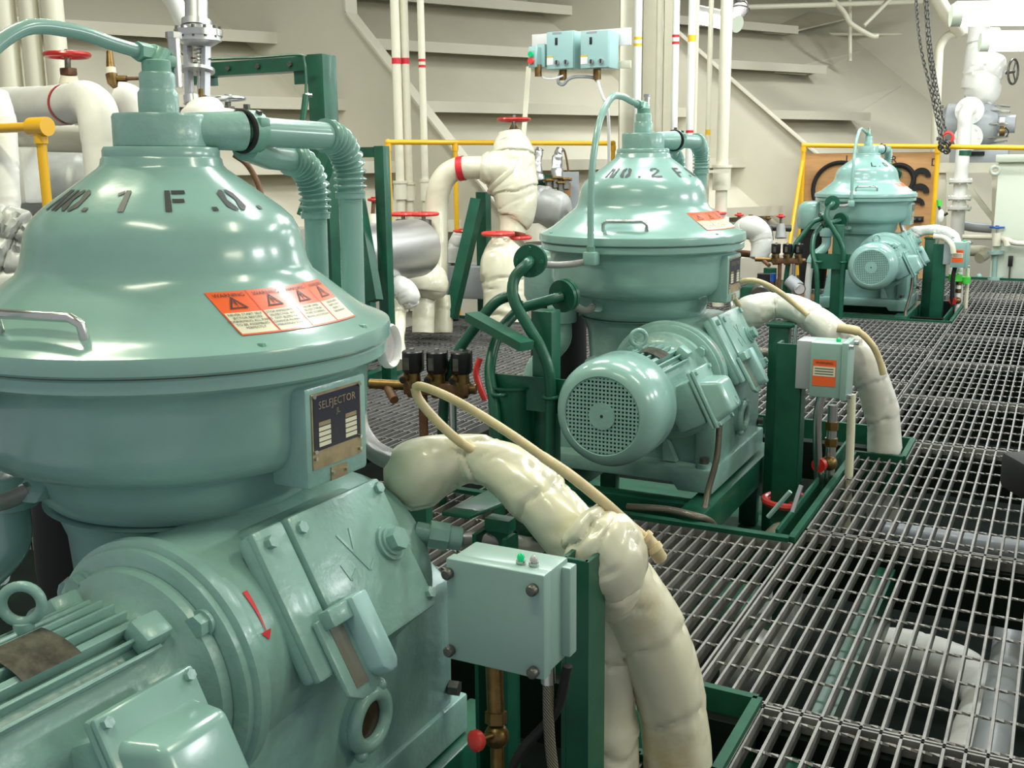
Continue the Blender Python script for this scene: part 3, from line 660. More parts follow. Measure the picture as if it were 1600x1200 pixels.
# tan trace tubes lying on the lagging
def sph(name, pts, r, m, label, cat, group=None, n=8, seg=12): return sp(name, pts, r, m, label, cat, group, n, seg)
t = thing('trace_tube', W(1020, 850, 1.86), 'tan rubber trace tube running over the nearest lagged pipe', 'tube', 'tan trace tubes')
q = PB(t); q.tube(spline([W(648, 606, 2.0), W(660, 604, 1.99), (W(700, 620, 1.97)), W(745, 645, 1.94), W(800, 680, 1.89), W(850, 715, 1.84), W(890, 742, 1.80), W(940, 782, 1.78), W(985, 822, 1.79), W(1015, 848, 1.79), W(1032, 872, 1.81)], 8), [.0085]*40+[.0095]*30+[.0125]*11, 'tan', 14); q.part('tube')
q = PB(t); q.tube(spline([W(648, 606, 2.0), W(655, 625, 2.0), W(680, 655, 1.98), W(712, 685, 1.96), W(740, 705, 1.97)], 8), .009, 'tan', 14); q.part('tube')
q = PB(t)
for a, b in ((W(1006, 838, 1.786), W(1012, 843, 1.786)), (W(1020, 853, 1.79), W(1025, 860, 1.79))): q.tube([a, b], .0145, 'tan', 14)
q.part('tube_clip')
t = thing('trace_tube', W(1330, 520, 3.95), 'tan trace tube looping over the middle lagged pipe', 'tube', 'tan trace tubes')
q = PB(t); q.tube(spline([W(1155, 480, 4.05), W(1146, 458, 4.0), W(1156, 441, 3.98), W(1185, 440, 3.95), W(1220, 458, 3.92), W(1262, 492, 3.88)], 8), .0105, 'tan', 12); q.part('tube')
q = PB(t); q.tube(spline([W(1308, 512, 3.86), W(1340, 518, 3.84), W(1362, 538, 3.84), W(1374, 562, 3.85), W(1380, 585, 3.86)], 8), [.017]*9+[.012]*24, 'tan', 12); q.part('tube')
sp('trace_tube', [W(1458, 369, 7.98), W(1476, 372, 7.95), W(1487, 382, 7.9), W(1490, 396, 7.9)], .020, 'lag', 'cream tube bending down beside the far purifier', 'tube', 'tan trace tubes', 8, 12)
# ---- second lagged riser with a bulky lagged valve, behind the near junction box
t = thing('lagged_valve', W(950, 1190, 2.03), 'bulky cream lagged valve and riser behind the near junction box', 'lagged valve')
q = PB(t); lagpipe(q, [W(905, 818, 1.80), W(925, 838, 1.79), W(948, 868, 1.79), W(957, 902, 1.82), W(958, 938, 1.88)], [.040, .062, .068, .058, .045], 'lag', 21, .010, .06, 44, 18); q.part('valve_lagging')
q = PB(t); lagpipe(q, [W(952, 905, 1.9), W(955, 1000, 1.94), W(955, 1100, 1.96), W(952, 1150, 1.97), W(945, 1260, 1.98)], [.044, .046, .045, .058, .055], 'lag', 22, .009, .1, 36, 16); q.part('riser_lagging')
sp('trace_tube', [W(975, 930, 1.97), W(986, 985, 1.98), W(992, 1040, 1.98), W(1004, 1085, 1.96), W(1022, 1120, 1.94)], .0085, 'tan', 'thin tan tube between the two nearest lagged risers', 'tube', 'tan trace tubes')
# ---- near junction box
Yf = 1.27; a, b_ = AY(696, 871, Yf), AY(850, 901, Yf); c_ = AY(850, 1064, Yf); zt = (a.z+b_.z)/2
bk = ON(895, 869, zt); x0, x1, z0, z1, y1 = a.x, b_.x, c_.z, zt, bk.y
t = thing('junction_box', ((x0+x1)/2, Yf, z0), 'large square teal-grey junction box with two indicator lamps, nearest in front', 'junction box', 'purifier junction boxes')
q = PB(t); q.box(((x0+x1)/2, (Yf+y1)/2+.01, (z0+z1)/2), (x1-x0-.004, y1-Yf-.02, z1-z0-.004), 'tealb', None, .004)
q.box(((x0+x1)/2+.004, y1-.012, (z0+z1)/2), (x1-x0+.016, .025, z1-z0-.02), 'tealb', None, .003); q.part('body')
q = PB(t); q.box(((x0+x1)/2, Yf+.012, (z0+z1)/2), (x1-x0, .024, z1-z0), 'tealb', None, .003); cov = q.part('cover')
for sx, sz in ((.006, -.022), (-.016, -.022), (.006, .016), (-.016, .012)):
    q = PB(t); X = x0+sx if sx > 0 else x1+sx; Z = z1+sz if sz < 0 else z0+sz; p = Vector((X, Yf-.001, Z))
    q.lathe([(.001, .012), (.0065, .0115), (.0085, .009), (.0085, 0)], 'dsteel', Matrix.Translation(p) @ Matrix.Rotation(radians(90), 4, 'X'), 16); q.part('cover_screw')
for fx, m, nm in ((.60, 'gled', 'indicator_lamp'), (.73, 'glass', 'indicator_lamp')):
    q = PB(t); p = Vector((x0+(x1-x0)*fx+.012, Yf+.032, z1-.002)); q.cyl(p, p+Vector((0, 0, .006)), .0075, 'steel', seg=14); q.sphere(p+Vector((0, 0, .010)), .006, m, (1, 1, 1.1), 12, 8)
    q.part(nm, label='green indicator lamp' if m == 'gled' else 'clear indicator lamp')
q = PB(t); p = Vector((x1-.018, Yf+.05, z0)); q.cyl(p, p-Vector((0, 0, .03)), .011, 'steel', seg=12)
q.tube(spline([p-Vector((0, 0, .02)), p-Vector((-.002, 0, .12)), p-Vector((-.012, -.01, .25)), p-Vector((-.01, -.03, .42))], 8), .0085, 'hoseg', 12); q.part('cable')
q = PB(t); p = Vector((x1+.01, y1-.03, z0)); q.tube(spline([p, p-Vector((.02, 0, .08)), p-Vector((.08, .02, .17)), p-Vector((.11, .03, .32))], 8), .0075, 'rubber', 12); q.part('cable')
# green posts carrying it
pa = AY(765, 835, 1.62)
t = thing('green_post', (pa.x, 1.62, -.3), 'dark green channel post left of the near junction box, carrying the lagged pipe', 'post', 'green equipment posts')
q = PB(t); xa, xb = AY(741, 900, 1.62).x, AY(793, 900, 1.62).x; zt_ = AY(765, 838, 1.62).z
q.box(((xa+xb)/2, 1.66, zt_/2-.15), (xb-xa, .008, zt_+.3), 'green'); q.box((xa+.004, 1.64, zt_/2-.15), (.008, .05, zt_+.3), 'green'); q.box((xb-.004, 1.64, zt_/2-.15), (.008, .05, zt_+.3), 'green'); q.part('channel')
q = PB(t); q.prism([ON(690, 806, zt_+.02), ON(735, 812, zt_+.02), ON(812, 780, zt_+.02), ON(775, 765, zt_+.02)], (0, 0, 0), (0, 0, .008), 'green', .002); q.bar(Vector(((xa+xb)/2, 1.66, zt_)), Vector(((xa+xb)/2, 1.66, zt_+.024)), .05, .03, 'green', up=(0, 1, 0)); q.part('saddle_plate')
q = PB(t); q.box((xb+.03, 1.72, zt_-.03), (.14, .012, .08), 'green', None, .003); q.hexbolt((xb+.02, 1.712, zt_-.02), (0, -1, 0), .01, .01, 'green'); q.hexbolt((xb+.07, 1.712, zt_-.02), (0, -1, 0), .01, .01, 'green'); q.part('pipe_clamp')
xb0, xb1 = AY(880, 1000, 1.47).x, AY(916, 1000, 1.47).x; zb = AY(915, 878, 1.47).z
t = thing('green_post', (xb1, 1.47, -.3), 'dark green channel post directly behind the right edge of the near junction box', 'post', 'green equipment posts')
q = PB(t); q.box(((xb0+xb1)/2, 1.475, zb/2-.15), (xb1-xb0, .008, zb+.3), 'green'); q.box((xb1, 1.505, zb/2-.15), (.008, .07, zb+.3), 'green'); q.box((xb0, 1.505, zb/2-.15), (.008, .07, zb+.3), 'green'); q.part('channel')
# small brass drain valve with a red knob below the box
t = thing('drain_valve', W(775, 1190, 1.80), 'small brass valve with a bright red knob below the near junction box', 'valve')
q = PB(t); q.tube([W(772, 1040, 1.80), W(774, 1090, 1.80), W(775, 1120, 1.80)], .015, 'brass', 12); q.hexbolt(W(775, 1130, 1.8), UPV, .019, .02, 'brass'); q.sphere(W(776, 1150, 1.8), .022, 'brass', seg=14); q.tube([W(777, 1160, 1.8), W(778, 1260, 1.8)], .012, 'brass', 12); q.part('body')
q = PB(t); p = W(768, 1149, 1.78); d = (Vector((-.35, -.9, .1))).normalized(); q.tube([p, p+d*.03], .006, 'brass', 10); q.tube([p+d*.025, p+d*.030, p+d*.038, p+d*.042], [.015, .018, .018, .013], 'redb', 20); q.part('knob', label='bright red knob')
# braided hose line between gear housing and lagged valve
t = thing('braided_hose', W(760, 845, 1.98), 'braided steel hose with a teal union running behind the near junction box', 'hose')
q = PB(t); q.tube([W(716, 842, 1.98), W(790, 846, 2.0), W(880, 858, 2.03)], .0155, 'braid', 18); q.part('braid')
q = PB(t); q.tube([W(650, 830, 1.97), W(672, 834, 1.97)], .018, 'tealr', 18); q.tube([W(670, 834, 1.97), W(700, 839, 1.975)], .027, 'tealr', 8); q.tube([W(698, 839, 1.975), W(720, 842, 1.98)], .022, 'tealr', 18); q.part('union')
# ---- junction boxes of the other two
for k in (1, 2):
    c = L(k, .705, -.03, .415)
    t = thing('junction_box', c-Vector((0, 0, .1)), ('small pale teal junction box with an orange label beside the middle purifier', 'small junction box with an orange label beside the far purifier')[k-1], 'junction box', 'purifier junction boxes')
    q = PB(t); q.box(c, (.105, .12, .19), 'tealb', None, .004); q.box(c+Vector((-.075, .01, .01)), (.06, .10, .17), 'greyp', None, .003); q.part('body')
    q = PB(t); q.box(c+Vector((.062, 0, 0)), (.022, .13, .20), 'tealb', None, .004); q.part('cover')
    q = PB(t); f = c+Vector((-.004, -.0612, -.008)); q.box(f, (.078, .0012, .092), 'orange'); q.box(f+Vector((0, -.0008, .005)), (.074, .001, .034), 'paper')
    puttext(q, 'WARNING', .012, lambda x, y: f+Vector((x, -.0016, y+.034)), 'ink')
    for j in range(3): q.box(f+Vector((0, -.0016, .014-j*.009)), (.062, .0006, .003), 'dsteel')
    q.part('warning_sticker', label='orange and white sticker')
    for y_, z_ in ((-.05, .085), (.05, .085), (-.05, -.085)):
        q = PB(t); q.hexbolt(c+Vector((.073, y_, z_)), (1, 0, 0), .008, .014, 'steel'); q.part('cover_screw')
    q = PB(t); q.sphere(c+Vector((.03, -.01, .10)), .009, 'gled', seg=10, rings=6); q.part('indicator_lamp')
    q = PB(t); q.tube(spline([c+Vector((-.02, 0, -.09)), c+Vector((-.03, 0, -.2)), c+Vector((-.02, .02, -.42))], 6), .016, 'steel' if k == 1 else 'rubber', 12); q.part('cable')
    t = thing('green_post', L(k, .476, .24, -.3), ('tall dark green post right of the middle purifier gear cover', 'tall dark green post right of the far purifier gear cover')[k-1], 'post', 'green equipment posts')
    q = PB(t); q.box(L(k, .47, .24, .105), (.075, .06, .81), 'green', None, .006); q.part('channel')
    q = PB(t); q.box(L(k, .475, .25, .515), (.10, .10, .012), 'green', None, .003); q.cyl(L(k, .53, .22, .40), L(k, .53, .22, .52), .008, 'steel', seg=10); q.part('saddle_plate')
    t = thing('green_post', L(k, .585, -.02, -.3), ('shorter green post carrying the small junction box by the middle purifier', 'shorter green post carrying the junction box by the far purifier')[k-1], 'post', 'green equipment posts')
    q = PB(t); q.box(L(k, .57, -.035, .10), (.085, .010, .78), 'green'); q.box(L(k, .612, .0, .10), (.010, .07, .78), 'green'); q.box(L(k, .528, .0, .10), (.010, .07, .78), 'green'); q.part('channel')
    q = PB(t); q.box(L(k, .58, .0, -.285), (.16, .12, .012), 'green'); q.part('foot_plate')
    t = thing('drain_valve', L(k, .715, .03, -.2), ('brass drain valve with a dull red knob under the middle junction box', 'thin brass valve and white lagged cable under the far junction box')[k-1], 'valve')
    q = PB(t); q.tube([L(k, .715, .03, .27), L(k, .715, .03, .05), L(k, .715, .03, -.25)], .018, 'steel' if k == 1 else 'lagw', 12); q.hexbolt(L(k, .715, .03, .18), (0, 0, 1), .024, .03, 'brass'); q.hexbolt(L(k, .715, .03, .12), (0, 0, 1), .024, .03, 'brass'); q.sphere(L(k, .715, .02, .06), .028, 'brass', seg=12); q.part('body')
    q = PB(t); q.cyl(L(k, .69, -.01, .06), L(k, .685, -.03, .06), .026, 'red', seg=16); q.part('knob')
    sp('lagged_riser', shift(k, [(.765, .10, .30), (.77, .10, .1), (.77, .11, -.28)]), .015, 'lagd', ('thin cream lagged riser behind the middle junction box', 'thin lagged riser behind the far junction box')[k-1], 'pipe')
mb = MB(); mb.tube([L(2, .69, .02, .26), L(2, .69, .02, .21)], .05, 'bgreen', 16); mb.tube([L(2, .76, .05, .24), L(2, .76, .05, .19)], .035, 'bgreen', 16); tag(mb.build('green_wrap'), 'bright green wrapping on the pipes under the far junction box', 'wrapping')
mb = MB(); c = L(2, .44, -.52, -.10); mb.sphere(c, .05, 'ybnd', (2.0, .8, .35), 12, 6); tag(mb.build('rag'), 'small yellow rag in the tray by the far purifier', 'rag')
# ---- dark green oil lines with round flanges, left of the motors
def disc(q, c, ax, r, h, m): ax = Vector(ax).normalized(); c = Vector(c); q.tube([c-ax*h/2, c+ax*h/2], r, m, 28)
for k in (1, 2):
    wch = ('middle', 'far')[k-1]
    t = thing('oil_line', L(k, -.10, -.70, -.25), 'bent dark green oil pipe with the highest round flange, left of the %s purifier motor' % wch, 'pipe', 'green oil lines')
    fa = Vector((-.117, -.70, .815)); ax = Vector((-.28, .95, -.02)).normalized()
    q = PB(t); q.tube(spline(shift(k, [fa+ax*-.008, fa+ax*-.05+Vector((-.004, 0, -.01)), (-.135, -.775, .765), (-.125, -.80, .70), (-.075, -.80, .62), (-.03, -.80, .55), (.0, -.80, .45), (.0, -.80, .2), (.0, -.80, -.25)]), 8), .018, 'green', 16); q.part('pipe')
    q = PB(t); disc(q, L(k, *fa), ax, .053, .014, 'green'); disc(q, L(k, *(fa+ax*.018)), ax, .053, .014, 'green'); 
    for i in range(4): a = radians(45+90*i); v = ax.orthogonal().normalized(); u_ = ax.cross(v); q.hexbolt(L(k, *(fa+(v*cos(a)+u_*sin(a))*.04-ax*.018)), -ax, .007, .012, 'green')
    q.part('flange')
    t = thing('oil_line', L(k, -.13, -.80, -.25), 'hairpin dark green oil pipe with the lower round flange, left of the %s purifier motor' % wch, 'pipe', 'green oil lines')
    fb = Vector((-.085, -.519, .683)); ax2 = Vector((.25, .95, .10)).normalized(); sd2 = Vector((.90, .25, .28)).normalized()
    q = PB(t); q.tube(spline(shift(k, [fb+ax2*-.005, fb+ax2*-.035-sd2*.03, fb-sd2*.10+ax2*-.06, (-.215, -.63, .625), (-.235, -.70, .57), (-.225, -.78, .47), (-.185, -.83, .37), (-.168, -.84, .25), (-.165, -.84, .1), (-.165, -.84, -.25)]), 8), .018, 'green', 16); q.part('pipe')
    q = PB(t); disc(q, L(k, *fb), ax2, .055, .014, 'green'); disc(q, L(k, *(fb+ax2*.018)), ax2, .055, .014, 'green'); q.torus(L(k, *(fb+ax2*-.06-sd2*.10)), sd2, .021, .005, 'green', 20, 6); q.part('flange')
    t = thing('oil_line', L(k, -.3, -.72, -.2), 'slanting dark green oil pipe going down to the left of the %s purifier' % wch, 'pipe', 'green oil lines')
    fc = Vector((-.19, -.66, .70)); ax3 = Vector((.8, .5, .35)).normalized()
    q = PB(t); q.tube(spline(shift(k, [fc, fc-ax3*.07, (-.30, -.73, .60), (-.36, -.76, .50), (-.40, -.78, .35), (-.42, -.78, .0), (-.42, -.78, -.25)]), 8), .018, 'green', 16); q.part('pipe')
    q = PB(t); disc(q, L(k, *fc), ax3, .05, .016, 'green'); q.part('flange')
    t = thing('pipe_bracket', L(k, -.08, -.74, -.25), 'dark green post and cross plate clamping the oil lines of the %s purifier' % wch, 'bracket', 'green oil line brackets')
    q = PB(t); q.box(L(k, -.06, -.70, .2), (.07, .07, .92), 'green', None, .004); q.part('post')
    q = PB(t); q.box(L(k, -.08, -.775, .40), (.30, .01, .11), 'green'); q.part('cross_plate')
    for x_, y_ in ((0, -.80), (-.168, -.825)):
        q = PB(t); q.torus(L(k, x_, y_, .40), (0, 0, 1), .022, .006, 'green', 20, 8); q.part('pipe_clamp')
    if k == 1:
        q = PB(t); q.bar(W(737, 494, 3.45), W(823, 541, 3.25), .055, .028, 'green'); q.part('shelf_bar')
t = thing('oil_bucket', L(1, -.25, -.62, -.2), 'dark green open-topped drain pot between the oil lines and the brass manifold', 'pot')
q = PB(t); p = W(800, 600, 3.45); q.lathe([(.005, -.28), (.075, -.28), (.08, 0), (.088, .004), (.088, -.004), (.074, -.008), (.07, -.25), (.005, -.25)], 'green', Matrix.Translation(p), 28); q.part('pot')
# ---- solenoid valve manifolds
def manifold(k, label):
    t = thing('valve_manifold', L(k, -.40, -.83, 0), label, 'valve manifold', 'brass solenoid manifolds')
    ax = Vector((.95, .30, 0)).normalized(); nn = Vector((-ax.y, ax.x, 0)); c0 = L(k, -.395, -.83, .40)
    q = PB(t); q.tube([c0-ax*.23+Vector((0, 0, .01)), c0+ax*.13], .017, 'brass', 12); q.box(c0, (.22, .05, .04), 'rust', Matrix((ax, nn, Vector((0, 0, 1)))).transposed(), .006)
    q.tube([c0-ax*.17, c0-ax*.13-nn*.06-Vector((0, 0, .03))], .015, 'rust', 12); q.tube([c0-ax*.05, c0-ax*.05-Vector((0, 0, .36))], .015, 'rust', 12); q.tube([c0+ax*.05, c0+ax*.05-Vector((0, 0, .34))], .013, 'steel', 12); q.part('manifold_body')
    for j in (-1, 0, 1):
        p = c0+ax*(.082*j)
        q = PB(t); q.lathe([(.0, .125), (.030, .124), (.034, .120), (.034, .058), (.030, .052), (.0, .05)], 'black', Matrix.Translation(p), 24); q.box(p+nn*.028+Vector((0, 0, .085)), (.055, .05, .075), 'black', Matrix((ax, nn, Vector((0, 0, 1)))).transposed(), .006); sol = q.part('solenoid_coil')
        q = PB(t); q.hexbolt(p+Vector((0, 0, .124)), (0, 0, 1), .008, .008, 'steel'); q.part('coil_nut', sol); q = PB(t); q.box(p-ax*.012-nn*.0325+Vector((0, 0, .085)), (.018, .004, .04), 'plates', Matrix((ax, nn, Vector((0, 0, 1)))).transposed()); q.part('coil_plate', sol)
        q = PB(t); q.lathe([(.0, .055), (.024, .055), (.026, .03), (.028, .0), (.02, -.03), (.0, -.03)], 'brass', Matrix.Translation(p), 16); q.cyl(p-ax*.02-nn*.01+Vector((0, 0, .04)), p-ax*.02-nn*.05+Vector((0, 0, .035)), .013, 'brass', seg=10); q.cyl(p-ax*.02-nn*.045+Vector((0, 0, .035)), p-ax*.02-nn*.056+Vector((0, 0, .034)), .010, 'black', seg=10); q.part('valve_body')
    return t
manifold(1, 'brass manifold with three black solenoid coils, behind the rim of the first purifier')
manifold(2, 'brass manifold with three black solenoid coils, left of the far purifier')
mb = MB(); p = L(2, -.30, -.83, .20); mb.tube([p, p+Vector((.01, -.03, 0))], .045, 'dsteel', 20); mb.tube([p+Vector((.01, -.03, 0)), p+Vector((.011, -.033, 0))], .038, 'glass', 20); mb.tube([p, p+Vector((-.08, .02, .06))], .05, 'greyp', 14); tag(mb.build('pressure_gauge'), 'round pale gauge under the far brass manifold', 'gauge')
mb = MB(); mb.tube([L(2, -.50, -.80, .30), L(2, -.50, -.80, .24)], .022, 'blue', 12); mb.tube([L(2, -.50, -.80, .24), L(2, -.50, -.80, .10)], .018, 'rust', 12); tag(mb.build('blue_fitting'), 'small blue and brown pipe fitting under the far brass manifold', 'fitting')
mb = MB(); mb.tube(spline([W(750, 560, 3.6), W(744, 580, 3.6), W(748, 600, 3.6), W(758, 625, 3.6)], 6), .011, 'redb', 10); tag(mb.build('red_hose'), 'short red hose right of the brass manifold behind the first purifier', 'hose')
# ---- red handwheel down in the opening in front of the middle purifier
def handwheel(q, c, ax, R, r, m, spokes=4, hub=.016):
    ax = Vector(ax).normalized(); x = ax.orthogonal().normalized(); y = ax.cross(x); c = Vector(c)
    q.torus(c, ax, R, r, m, 32, 8)
    for i in range(spokes):
        a = 2*pi*i/spokes+.4; q.tube([c, c+(x*cos(a)+y*sin(a))*R], r*.62, m, 8)
    q.tube([c-ax*hub*.8, c+ax*hub], hub, m, 12)
t = thing('valve', ON(1230, 800, -.22), 'low lagged valve with a red handwheel in the opening before the middle purifier', 'valve', 'valves with red handwheels')
q = PB(t); c = ON(1230, 782, -.09); handwheel(q, c, (0, 0, 1), .080, .0135, 'redb', 3); q.part('handwheel')
q = PB(t); q.tube([c, c-Vector((0, 0, .10))], .01, 'dsteel', 10); q.part('stem')
q = PB(t); lagpipe(q, [c-Vector((0, 0, .09)), c-Vector((-.01, .02, .13)), c-Vector((-.02, .04, .24))], [.05, .085, .09], 'lag', 41, .01, .06, 24, 10); q.part('lagging')
q = PB(t); q.tube([W(1200, 808, 3.3), W(1235, 768, 3.25)], .007, 'tealb', 8); q.tube([W(1238, 800, 3.2), W(1252, 758, 3.2)], .0075, 'steel', 8); q.part('key_rod')
sp('conduit', [ON(980, 792, .02), ON(1040, 796, .03), ON(1085, 806, .03), ON(1108, 814, .0), ON(1120, 828, -.06)], .012, 'hoseg', 'grey flexible conduit lying over the kerb in front of the middle purifier', 'conduit')
sp('steel_pipe', [W(1190, 552, 4.35), W(1215, 552, 4.3), W(1260, 553, 4.25)], .022, 'hoseg', 'short dull pipe behind the green post of the middle purifier', 'pipe')
# feed pump in the opening left of the far purifier
t = thing('feed_pump', L(2, -.62, -.45, -.3), 'dark green feed pump on a block, low in the opening left of the far purifier', 'pump')
q = PB(t); q.box(L(2, -.62, -.40, -.02), (.34, .5, .40), 'greenk', None, .03); q.part('block')
q = PB(t); q.tube([L(2, -.62, -.68, .10), L(2, -.62, -.62, .10), L(2, -.62, -.30, .10), L(2, -.62, -.22, .10)], [.08, .11, .11, .07], 'dsteel', 20); q.tube([L(2, -.62, -.40, .15), L(2, -.62, -.40, .30)], .05, 'greenk', 14); q.part('pump_body')
q = PB(t); q.tube([L(2, -.62, -.55, .18), L(2, -.62, -.55, .27)], .06, 'rubber', 14); q.part('cap')
# ================================================================ hull side, bulkhead, ceiling
DH = Vector((.485, .875, 0)).normalized(); NH = Vector((DH.y, -DH.x, 0))       # along the hull, and inboard
def HX(Y, z): return -5.57+.554*(Y-8.94)-1.2*(z-2.0)
def HP(Y, z): return Vector((HX(Y, z), Y, z))
Y0, Y1, ZK, ZT = -1.0, 15.6, .2, 4.4
mb = MB()
for (za, zb) in ((ZK, ZT),):
    mb.prism([HP(Y0, za), HP(Y1, za), HP(Y1, zb), HP(Y0, zb)], (0, 0, 0), -NH*.05, 'hull')
lo = lambda Y: Vector((HX(Y, ZK), Y, ZK))
mb.prism([lo(Y0), lo(Y1), lo(Y1)-Vector((0, 0, 1.3)), lo(Y0)-Vector((0, 0, 1.3))], (0, 0, 0), -NH*.05, 'hull')
mb.build('wall_left', kind='structure')
mb = MB(); mb.box((-1.3, 15.65, 1.6), (14.4, .1, 5.6), 'hull'); mb.build('wall_back', kind='structure')
mb = MB(); mb.box((-2.2, 7.2, 4.35), (13.4, 16.6, .06), 'ceil'); mb.build('ceiling', kind='structure')
n = 20
for z, a, b in ((2.72, 1.5, 14.3), (2.19, 1.0, 13.95), (1.61, .5, 13.75), (1.09, .5, 12.6), (.62, .5, 11.0)):
    mb = MB(); A, B = HP(a, z), HP(b, z); inn = NH*.30
    mb.prism([A-NH*.02, A+inn, A+inn+Vector((0, 0, .012)), A-NH*.02+Vector((0, 0, .012))], A, B, 'hull')
    mb.prism([A+inn+Vector((0, 0, -.035)), A+inn+NH*.014+Vector((0, 0, -.035)), A+inn+NH*.014+Vector((0, 0, .06)), A+inn+Vector((0, 0, .06))], A, B, 'hull')
    mb.build('trim_%d' % n, kind='structure'); n += 1
# brackets between stringer ends and the bulkhead
for (px, py, yy), (qx, qy), (rx, ry, ry_) in (((1225, 54, 14.1), (1327, 30), (1185, 8, 14.9)), ((1258, 118, 13.7), (1330, 97), (1200, 70, 14.3)), ((1318, 188, 13.5), (1405, 150), (1245, 135, 13.9))):
    mb = MB(); mb.prism([AY(px, py, yy), AY(qx, qy, 15.56), HP(15.38, AY(qx, qy, 15.38).z+.12), HP(ry_-.9, AY(px, py, yy).z+.02)], (0, 0, 0), (0, 0, .02), 'hull'); mb.build('trim_%d' % n, kind='structure'); n += 1
# transverse web frames
def web(Yw, inner, n):
    mb = MB(); poly = [Vector((x, Yw, z)) for x, z in inner]+[Vector((HX(Yw, ZT)-.02, Yw, ZT)), Vector((HX(Yw, ZK)-.02, Yw, ZK)), Vector((HX(Yw, ZK)-.02, Yw, -.6))]
    mb.prism(poly, (0, 0, 0), (0, .018, 0), 'hull')
    for a, b in zip(inner, inner[1:]):
        a = Vector((a[0], Yw, a[1])); b = Vector((b[0], Yw, b[1])); d = (b-a).normalized(); m_ = Vector((d.z, 0, -d.x)); m_ = m_ if m_.x > 0 else -m_
        mb.prism([a+Vector((0, -.075, 0)), a+Vector((0, .085, 0)), b+Vector((0, .085, 0)), b+Vector((0, -.075, 0))], (0, 0, 0), m_*.016, 'hull')
    mb.build('trim_%d' % n, kind='structure')
web(7.6, [(-3.45, -.6), (-3.45, .15), (-4.11, .885), (-5.41, 2.35), (-5.41, ZT)], 30)
web(11.02, [(-1.3, -.6), (-1.3, .42), (-2.33, 1.24), (-3.08, 1.875), (-5.2, 3.7), (-5.2, ZT)], 31)
# ---------------------------------------------------------------- guard rails
def rail(label, pts, posts, r=.018, braces=(), z0=0):
    t = thing('guard_rail', (pts[0].x, pts[0].y, 0), label, 'guard rail', 'yellow guard rails'); q = PB(t)
    q.tube(pts, r, 'yellow', 14)
    for p in pts: q.sphere(p, r*1.25, 'yellow', seg=10, rings=6)
    q.part('top_rail')
    for p in posts:
        q = PB(t); q.tube([p, Vector((p.x, p.y, z0))], r, 'yellow', 14); q.tube([p+Vector((0, 0, -.015)), p+Vector((0, 0, -.06))], r*1.3, 'yellow', 14); q.part('post')
    for a, b in braces: q = PB(t); q.tube([a, b], r*.9, 'yellow', 12); q.part('brace')
    return t
p = W(62, 198, 3.87); pl = p+Vector((-1.9, 0, -.0))
t = rail('yellow guard rail ending in a tee joint beside the lagged elbow on the left', [pl, p], [p])
q = PB(t); q.tube([p-Vector((.045, 0, 0)), p+Vector((.042, 0, 0))], .034, 'yellow', 20); q.tube([p, p-Vector((0, 0, .06))], .024, 'yellow', 18); q.part('tee_joint')
a, b = W(606, 222, 7.4), W(958, 224, 8.5); m1 = a.lerp(b, .27)
rail('yellow guard rail behind the tall lagged valve in the middle', [a, b], [a, m1, b])
c = AY(1256, 227, 10.72); d = AY(1466, 229, 10.72); e = AY(1680, 232, 10.72)
rail('yellow guard rail behind the far purifier carrying the plywood board', [c, d, e], [c, d], r=.022, braces=[(c-Vector((0, .02, .15)), AY(1233, 385, 10.3))])
# ---------------------------------------------------------------- vertical pipes and column
def vpipe(x, y, D, wpx, label, top=4.32, bot=0, m='pipe', bands=(), joints=(), name='vertical_pipe', group='cream vertical pipes'):
    p = W(x, y, D); r = wpx/2*D/FPX
    t = thing(name, (p.x, p.y, bot), label, 'pipe', group)
    q = PB(t); q.tube([Vector((p.x, p.y, bot)), Vector((p.x, p.y, top))], r, m, 20)
    for jy, h in joints:
        z = W(x, jy, D).z; q.tube([Vector((p.x, p.y, z-h/2)), Vector((p.x, p.y, z+h/2))], r*1.5, m, 20); q.tube([Vector((p.x, p.y, z+h/2)), Vector((p.x, p.y, z+h/2+.02))], r*1.7, m, 20)
    q.part('pipe')
    for by, h, mm in bands:
        z = W(x, by, D).z; h = h*D/FPX; q = PB(t); q.tube([Vector((p.x, p.y, z-h/2)), Vector((p.x, p.y, z+h/2))], r*1.02, mm, 20, cap=False); q.part('marking_band', label=('red' if mm == 'band' else 'yellow')+' marking band')
    return t
B, Yb = 'band', 'ybnd'
vpipe(620, 120, 7.9, 14, 'left one of the twin cream pipes with one broad red band', bands=[(96, 9, B)], joints=[(300, .12)])
vpipe(634, 120, 7.95, 13, 'right one of the twin cream pipes with one broad red band', bands=[(96, 9, B)], joints=[(302, .12)])
vpipe(660, 120, 7.9, 11, 'slim cream pipe with two thin red rings, right of the twin pipes', bands=[(95, 4, B), (104, 4, B)], joints=[(300, .14)])
vpipe(996, 100, 8.2, 13, 'white pipe with two yellow rings on the column', m='whitep', bands=[(61, 4, Yb), (71, 4, Yb)])
vpipe(1030, 100, 8.35, 11, 'plain cream pipe in front of the column web')
vpipe(1055, 100, 8.2, 11, 'white pipe with two red rings right of the column', m='whitep', bands=[(57.5, 4, B), (68, 4, B), (205, 5, B)])
vpipe(1080, 100, 8.15, 12, 'white pipe with one broad yellow ring', m='whitep', bands=[(61, 10, Yb), (205, 4, B)])
vpipe(1087, 100, 8.5, 8, 'thin cream pipe tucked behind the white pipe with the broad yellow ring')
vpipe(1109, 100, 8.1, 8, 'thin cream pipe with a low yellow ring', bands=[(206, 8, Yb)])
vpipe(1133, 100, 8.0, 19, 'thickest cream pipe with a lagged joint, right of the column', joints=[(280, .17)])
